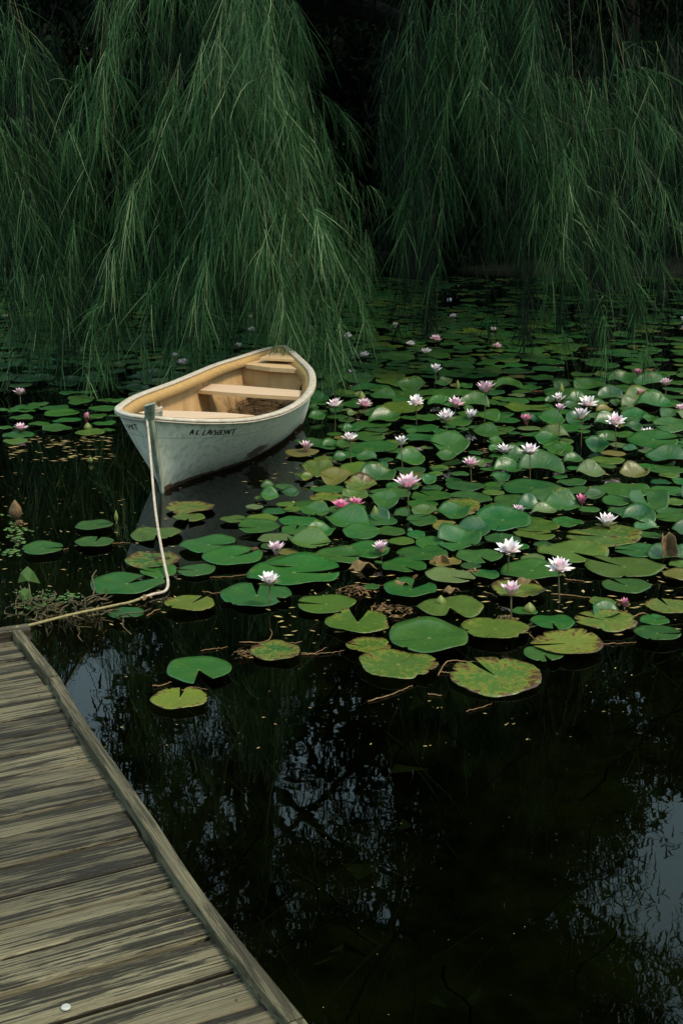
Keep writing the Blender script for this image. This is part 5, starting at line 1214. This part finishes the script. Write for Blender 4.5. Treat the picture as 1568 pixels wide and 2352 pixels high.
# centre tree
for pts, Y0, Y1, sp, nt_, tm in [
    ([(470, -220), (445, 0), (425, 180), (405, 400), (395, 600)], 10.2, 10.4, .42, 130, .52), ([(520, -220), (535, 0), (560, 180), (610, 380), (600, 560), (570, 720)], 10.0, 10.2, .42, 150, .58),
    ([(600, -220), (640, 0), (690, 180), (745, 360), (790, 480), (800, 600)], 10.1, 10.3, .36, 130, .60), ([(560, -220), (595, 40), (640, 240), (685, 410), (700, 580), (715, 740)], 10.2, 10.4, .38, 150, .56),
    ([(420, -180), (370, 40), (315, 180), (290, 340), (270, 500), (255, 640)], 10.3, 10.5, .36, 120, .50), ([(500, -200), (500, 40), (485, 220), (470, 400), (465, 560), (480, 700)], 10.4, 10.5, .36, 130, .48),
    ([(640, -180), (700, 40), (735, 220), (780, 400), (835, 540), (850, 640)], 10.5, 10.6, .28, 110, .50), ([(550, 120), (575, 300), (620, 470), (650, 630), (640, 770)], 9.95, 9.95, .30, 100, .60),
    ([(380, -330), (360, -160), (350, 0), (345, 60)], 10.9, 10.9, .40, 70, .36), ([(470, -330), (480, -160), (500, 0), (510, 120)], 10.5, 10.5, .45, 110, .5), ([(600, -330), (620, -160), (650, 0), (670, 90)], 10.5, 10.5, .40, 100, .5),
    ([(450, -60), (380, 200), (350, 420), (335, 600), (340, 760)], 10.6, 10.7, .32, 100, .42), ([(430, 60), (350, 108), (300, 165), (268, 290), (250, 430), (240, 600)], 10.1, 10.3, .22, 60, .60),
    ([(262, 320), (248, 470), (240, 600), (220, 720), (205, 830)], 10.6, 10.7, .22, 55, .45), ([(300, 430), (300, 560), (320, 690), (330, 820)], 10.8, 10.9, .22, 45, .40), ([(380, 520), (400, 640), (420, 740)], 10.8, 10.9, .24, 40, .38),
    ([(340, 300), (330, 460), (320, 600), (270, 740), (235, 850)], 10.9, 11.0, .24, 60, .40), ([(520, 430), (530, 560), (540, 680), (530, 760)], 10.7, 10.8, .26, 55, .42), ([(460, 300), (440, 470), (425, 600), (440, 690)], 10.9, 11.0, .30, 70, .36),
    ([(600, 330), (640, 470), (700, 580), (740, 690), (745, 760)], 10.4, 10.4, .28, 90, .50), ([(560, -220), (590, -60), (640, 120), (700, 300), (740, 430)], 9.95, 10.0, .30, 120, .66), ([(480, -200), (500, -40), (530, 110), (545, 260), (560, 380)], 10.0, 10.0, .34, 120, .62),
    ([(640, 420), (660, 560), (650, 690), (655, 800)], 9.75, 9.75, .16, 30, .55), ([(250, 560), (235, 680), (215, 790), (190, 870)], 10.4, 10.3, .16, 30, .5), ([(290, 620), (300, 720), (300, 800), (320, 880)], 10.5, 10.4, .15, 26, .48),
    ([(700, 300), (770, 450), (830, 600), (870, 660)], 10.7, 10.8, .26, 60, .45), ([(420, -220), (400, -40), (390, 120), (360, 260)], 10.7, 10.8, .40, 100, .45)]:
    multi(TC, pts, Y0, Y1, sp, nt_, 10, tone_mid=tm)
# right tree
for pts, Y0, Y1, sp, nt_, tm in [
    ([(1010, -180), (1000, 0), (965, 170), (945, 300), (930, 440), (920, 560)], 10.6, 10.9, .30, 95, .42), ([(935, 290), (950, 420), (960, 540), (975, 640), (975, 700)], 10.9, 10.9, .22, 55, .42),
    ([(1080, -200), (1105, 0), (1125, 110), (1140, 210), (1150, 300)], 10.8, 10.9, .30, 80, .40), ([(1150, -160), (1170, 0), (1190, 120), (1210, 230)], 11.0, 11.1, .26, 50, .34),
    ([(1100, 60), (1180, 190), (1245, 265), (1300, 370), (1305, 520), (1290, 680)], 10.6, 10.8, .30, 140, .50), ([(1230, 240), (1330, 318), (1410, 325), (1470, 390), (1530, 500), (1580, 600)], 10.6, 10.8, .26, 150, .52),
    ([(1260, 280), (1340, 370), (1400, 480), (1415, 600), (1400, 700)], 10.7, 10.9, .34, 120, .42), ([(1300, 300), (1400, 380), (1470, 500), (1500, 620), (1510, 700)], 10.8, 10.9, .32, 110, .42),
    ([(1040, 300), (1090, 400), (1110, 500), (1115, 590)], 11.2, 11.3, .16, 30, .26), ([(1290, 520), (1285, 620), (1275, 700), (1280, 770)], 10.7, 10.6, .18, 40, .46), ([(1380, 560), (1390, 660), (1400, 740)], 10.7, 10.7, .20, 45, .44),
    ([(1060, -330), (1070, -150), (1090, 0), (1100, 100)], 11.4, 11.4, .40, 60, .30), ([(1230, -330), (1250, -150), (1270, 20), (1290, 160)], 11.8, 11.8, .42, 60, .22),
    ([(1480, 480), (1560, 580), (1600, 700)], 10.9, 11.0, .26, 60, .36), ([(1180, 260), (1200, 360), (1220, 440), (1230, 500)], 11.4, 11.5, .20, 35, .26), ([(880, 350), (885, 470), (900, 580), (930, 660)], 11.4, 11.5, .24, 45, .22),
    ([(1340, 330), (1360, 450), (1370, 570), (1350, 660)], 11.2, 11.3, .30, 70, .32), ([(1000, 120), (1030, 240), (1050, 360)], 11.3, 11.4, .30, 50, .26), ([(1020, 430), (1040, 540), (1055, 640)], 11.3, 11.3, .20, 30, .30),
    ([(1290, -120), (1340, 40), (1380, 180), (1400, 280)], 12.0, 12.1, .36, 60, .18), ([(1400, -160), (1460, 20), (1510, 180), (1540, 320)], 12.0, 12.1, .36, 70, .18), ([(1500, -160), (1550, 60), (1580, 260)], 12.1, 12.2, .34, 60, .16)]:
    multi(TR, pts, Y0, Y1, sp, nt_, 9, tone_mid=tm - (.12 if tm < .43 else .02))
# curtain behind, its shade put into the needle colour
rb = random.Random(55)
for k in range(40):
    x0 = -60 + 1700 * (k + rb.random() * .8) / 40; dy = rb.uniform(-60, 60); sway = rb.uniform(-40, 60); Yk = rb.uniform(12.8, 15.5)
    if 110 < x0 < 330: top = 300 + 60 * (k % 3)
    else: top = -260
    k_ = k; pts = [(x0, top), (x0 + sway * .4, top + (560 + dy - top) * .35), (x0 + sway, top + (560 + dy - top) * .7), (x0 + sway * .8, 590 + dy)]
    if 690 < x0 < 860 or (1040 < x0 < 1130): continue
    bough(TB, px_path(pts, Yk, Yk), .55, 75 if x0 > 800 else 45, 10, mat='needle_shaded', tone_mid=.34, nlen=(.14, .34), nw=.0058)
trunk(TL, -5.5, 16.5, 8, .26); trunk(TC, -1.5, 19.5, 10, .26, (.3, -1.5)); trunk(TR, 4.7, 22.0, 9, .22, (-.6, -1.0)); trunk(TB, 1.3, 25, 12, .26)
# crowns above the picture: they shade the far water and are what the pond mirrors
nl = 0
nl += crown(TL, (-5.5, 13.5, 5.5), [(-7.5, 11, 8), (-3.6, 11.5, 8), (-5, 12.5, 10), (-7, 15, 9), (-4, 15, 9.5)], (4, 4, 4), 9, 1)
nl += crown(TC, (-1.3, 14.2, 5.0), [(-3.2, 12.0, 7.6), (-1.5, 11.6, 7.8), (.6, 12.2, 7.4), (-.4, 12.8, 10.0), (-2.4, 14.2, 10.4), (-.2, 15.0, 11.0), (-1.6, 12.4, 9.0), (-3.4, 13.6, 9.4)], (6, 5, 5), 1, 2, nlen=.13, nw=.016)
nl += crown(TR, (2.5, 15.0, 4.8), [(.9, 12.2, 7.5), (2.0, 11.8, 8.4), (1.1, 13.4, 10.4), (2.0, 13.6, 11.0), (2.7, 12.6, 7.6)], (5, 5, 4), 14, 3)
nl += crown(TB, (1.0, 20, 7), [(-3.5, 19, 10), (3.2, 18.2, 11), (2.4, 18.5, 15), (.6, 19, 13), (3.6, 20, 9), (1.8, 21, 17)], (5, 5, 4), 16, 4, nlen=.26, nw=.05)
print('crown leaf faces', nl)
def shade_canopy():  # unseen flat leaf layer, added to shade the far pads and backdrop
    rg = np.random.default_rng(88); n = 26000; O = np.array(TB.location)
    B = np.stack([rg.uniform(-10, 10, n), rg.uniform(15.2, 27, n), rg.uniform(4.9, 6.0, n)], 1); B[:, 2] += .35 * np.sin(B[:, 0] * 1.1) + .25 * np.sin(B[:, 1] * 1.7)
    D = unit(rg.normal(size=(n, 3)) * np.array((1, 1, .5)) + np.array((0, 0, -.3))); ok_ = (B[:, 0] > -1.5) | (B[:, 1] > 20.5); B = B[ok_]; D = D[ok_]; n = len(B); V, F, m = ribbons(B, D, rg.uniform(.25, .55, n), .075 * rg.uniform(.6, 1.2, n), .3, 2, rg)
    link('crown', fast_mesh('crown', V - O, F, np.repeat(rg.random(n), m)), M['leaf_black'], TB)  # the added shading layer, attached to the back tree
    mb = MB()
    for k in range(9):
        a = R(40) * k; e = Vector((8 * math.cos(a), 5 * math.sin(a), 0)); mb.tube([Vector((.9, 3, 4.2)), Vector((.9, 3, 4.6)) + e * .4 + Vector((0, 0, .5)), Vector((.9, 2, 5.2)) + e], [.13, .09, .03], 6)
    mb.build('limbs', M['bark'], TB)
shade_canopy()
# far bank: dark broadleaf thicket, each shrub on its own
def shrub(x, y, rx, rz, seed, label):
    rg = np.random.default_rng(seed); t = empty('bank_shrub', (x, y, 0)); tag(t, label, 'shrub', 'dark shrubs on the far bank')
    n = 8500; v = unit(rg.normal(size=(n, 3))); rr = rg.random(n) ** .35
    lump = 1 + .22 * np.sin(v[:, 0] * 5 + seed) * np.cos(v[:, 2] * 6 + seed)
    B = v * (rr * lump)[:, None] * np.array((rx, rx * .7, rz)) + np.array((0, 0, rz * .75)); B[:, 2] = np.maximum(B[:, 2], .05)
    D = unit(rg.normal(size=(n, 3)) + np.array((0, -.3, -.4))); V, F, m = ribbons(B, D, rg.uniform(.14, .34, n), .11 * rg.uniform(.6, 1.2, n), .2, 2, rg)
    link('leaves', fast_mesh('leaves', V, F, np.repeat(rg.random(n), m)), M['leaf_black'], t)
    mb = MB()
    for k in range(5): a = k * 1.3; mb.tube([(0, 0, -.1), (.3 * rx * math.cos(a), .3 * rx * math.sin(a), rz * .6), (.6 * rx * math.cos(a), .5 * rx * math.sin(a), rz * 1.2)], [.09, .06, .02], 6)
    mb.build('stems', M['bark'], t)
SH = [(-13, 29.5, 3.2, 3.6), (-9.2, 28.6, 2.8, 3.4), (-6, 29, 2.8, 3.6), (-3.2, 28.4, 2.4, 3.3), (-.6, 28.8, 2.6, 3.7), (2, 28.3, 2.5, 4.2), (4.6, 28.8, 2.6, 4.6), (7.2, 28.4, 2.8, 4.4), (10.4, 29, 3.0, 3.8), (14, 29.8, 3.4, 3.6)]
WORDS = ['far left edge of the bank', 'left behind the left strands', 'beside the dark gap at left', 'behind the boat end', 'straight behind the centre', 'behind the dark curtain of strands', 'tall and behind the right shoots', 'behind the right hand strands', 'behind the far right strands', 'beyond the right edge of the bank']
for k, s in enumerate(SH): shrub(*s, 300 + k, 'dark leafy shrub on the far bank, ' + WORDS[k])
for k, x in enumerate((-15, -10.5, -6.5, -2.5, 1.5, 5.5, 9.5, 14)):
    shrub(x, 32.5, 3.8, 4.9, 340 + k, 'tall dark thicket in the second row, ' + ['beyond the left edge', 'behind the left strands', 'behind the dark gap at left', 'behind the centre tree', 'behind the dark curtain', 'behind the right shoots', 'behind the far right strands', 'beyond the right edge'][k])
for k, (x, y, h, r) in enumerate([(-9, 33, 11, 3.6), (3.6, 31.5, 17, 3.6), (.5, 34, 12, 4.0), (9.2, 31, 14.5, 3.5), (-5.2, 31.5, 11, 3.2), (-15, 34, 11, 4)]):
    t = empty('bank_tree', (x, y, .4)); tag(t, 'tall dark broadleaf tree standing ' + ['left of the dark gap', 'right of centre, tallest of its row', 'behind the centre', 'behind the right strands', 'behind the boat end', 'beyond the left edge'][k], 'tree', 'dark trees on the far bank')
    trunk(t, x, y, h * .7, .35)
    rg = np.random.default_rng(700 + k); n = 16000; v = unit(rg.normal(size=(n, 3))); rr = rg.random(n) ** .45; cc = rg.normal(size=(26, 3)) * np.array((r * .45, r * .4, h * .2)) + np.array((0, 0, h * .62))
    B = cc[rg.integers(0, 26, n)] + v * rr[:, None] * np.array((1.3, 1.2, 1.15)) * r * .33
    D = unit(rg.normal(size=(n, 3)) + np.array((0, -.2, -.3))); V, F, m = ribbons(B, D, rg.uniform(.2, .42, n), .15 * rg.uniform(.6, 1.2, n), .2, 1, rg)
    link('crown', fast_mesh('crown', V, F, np.repeat(rg.random(n), m)), M['leaf_black'], t)
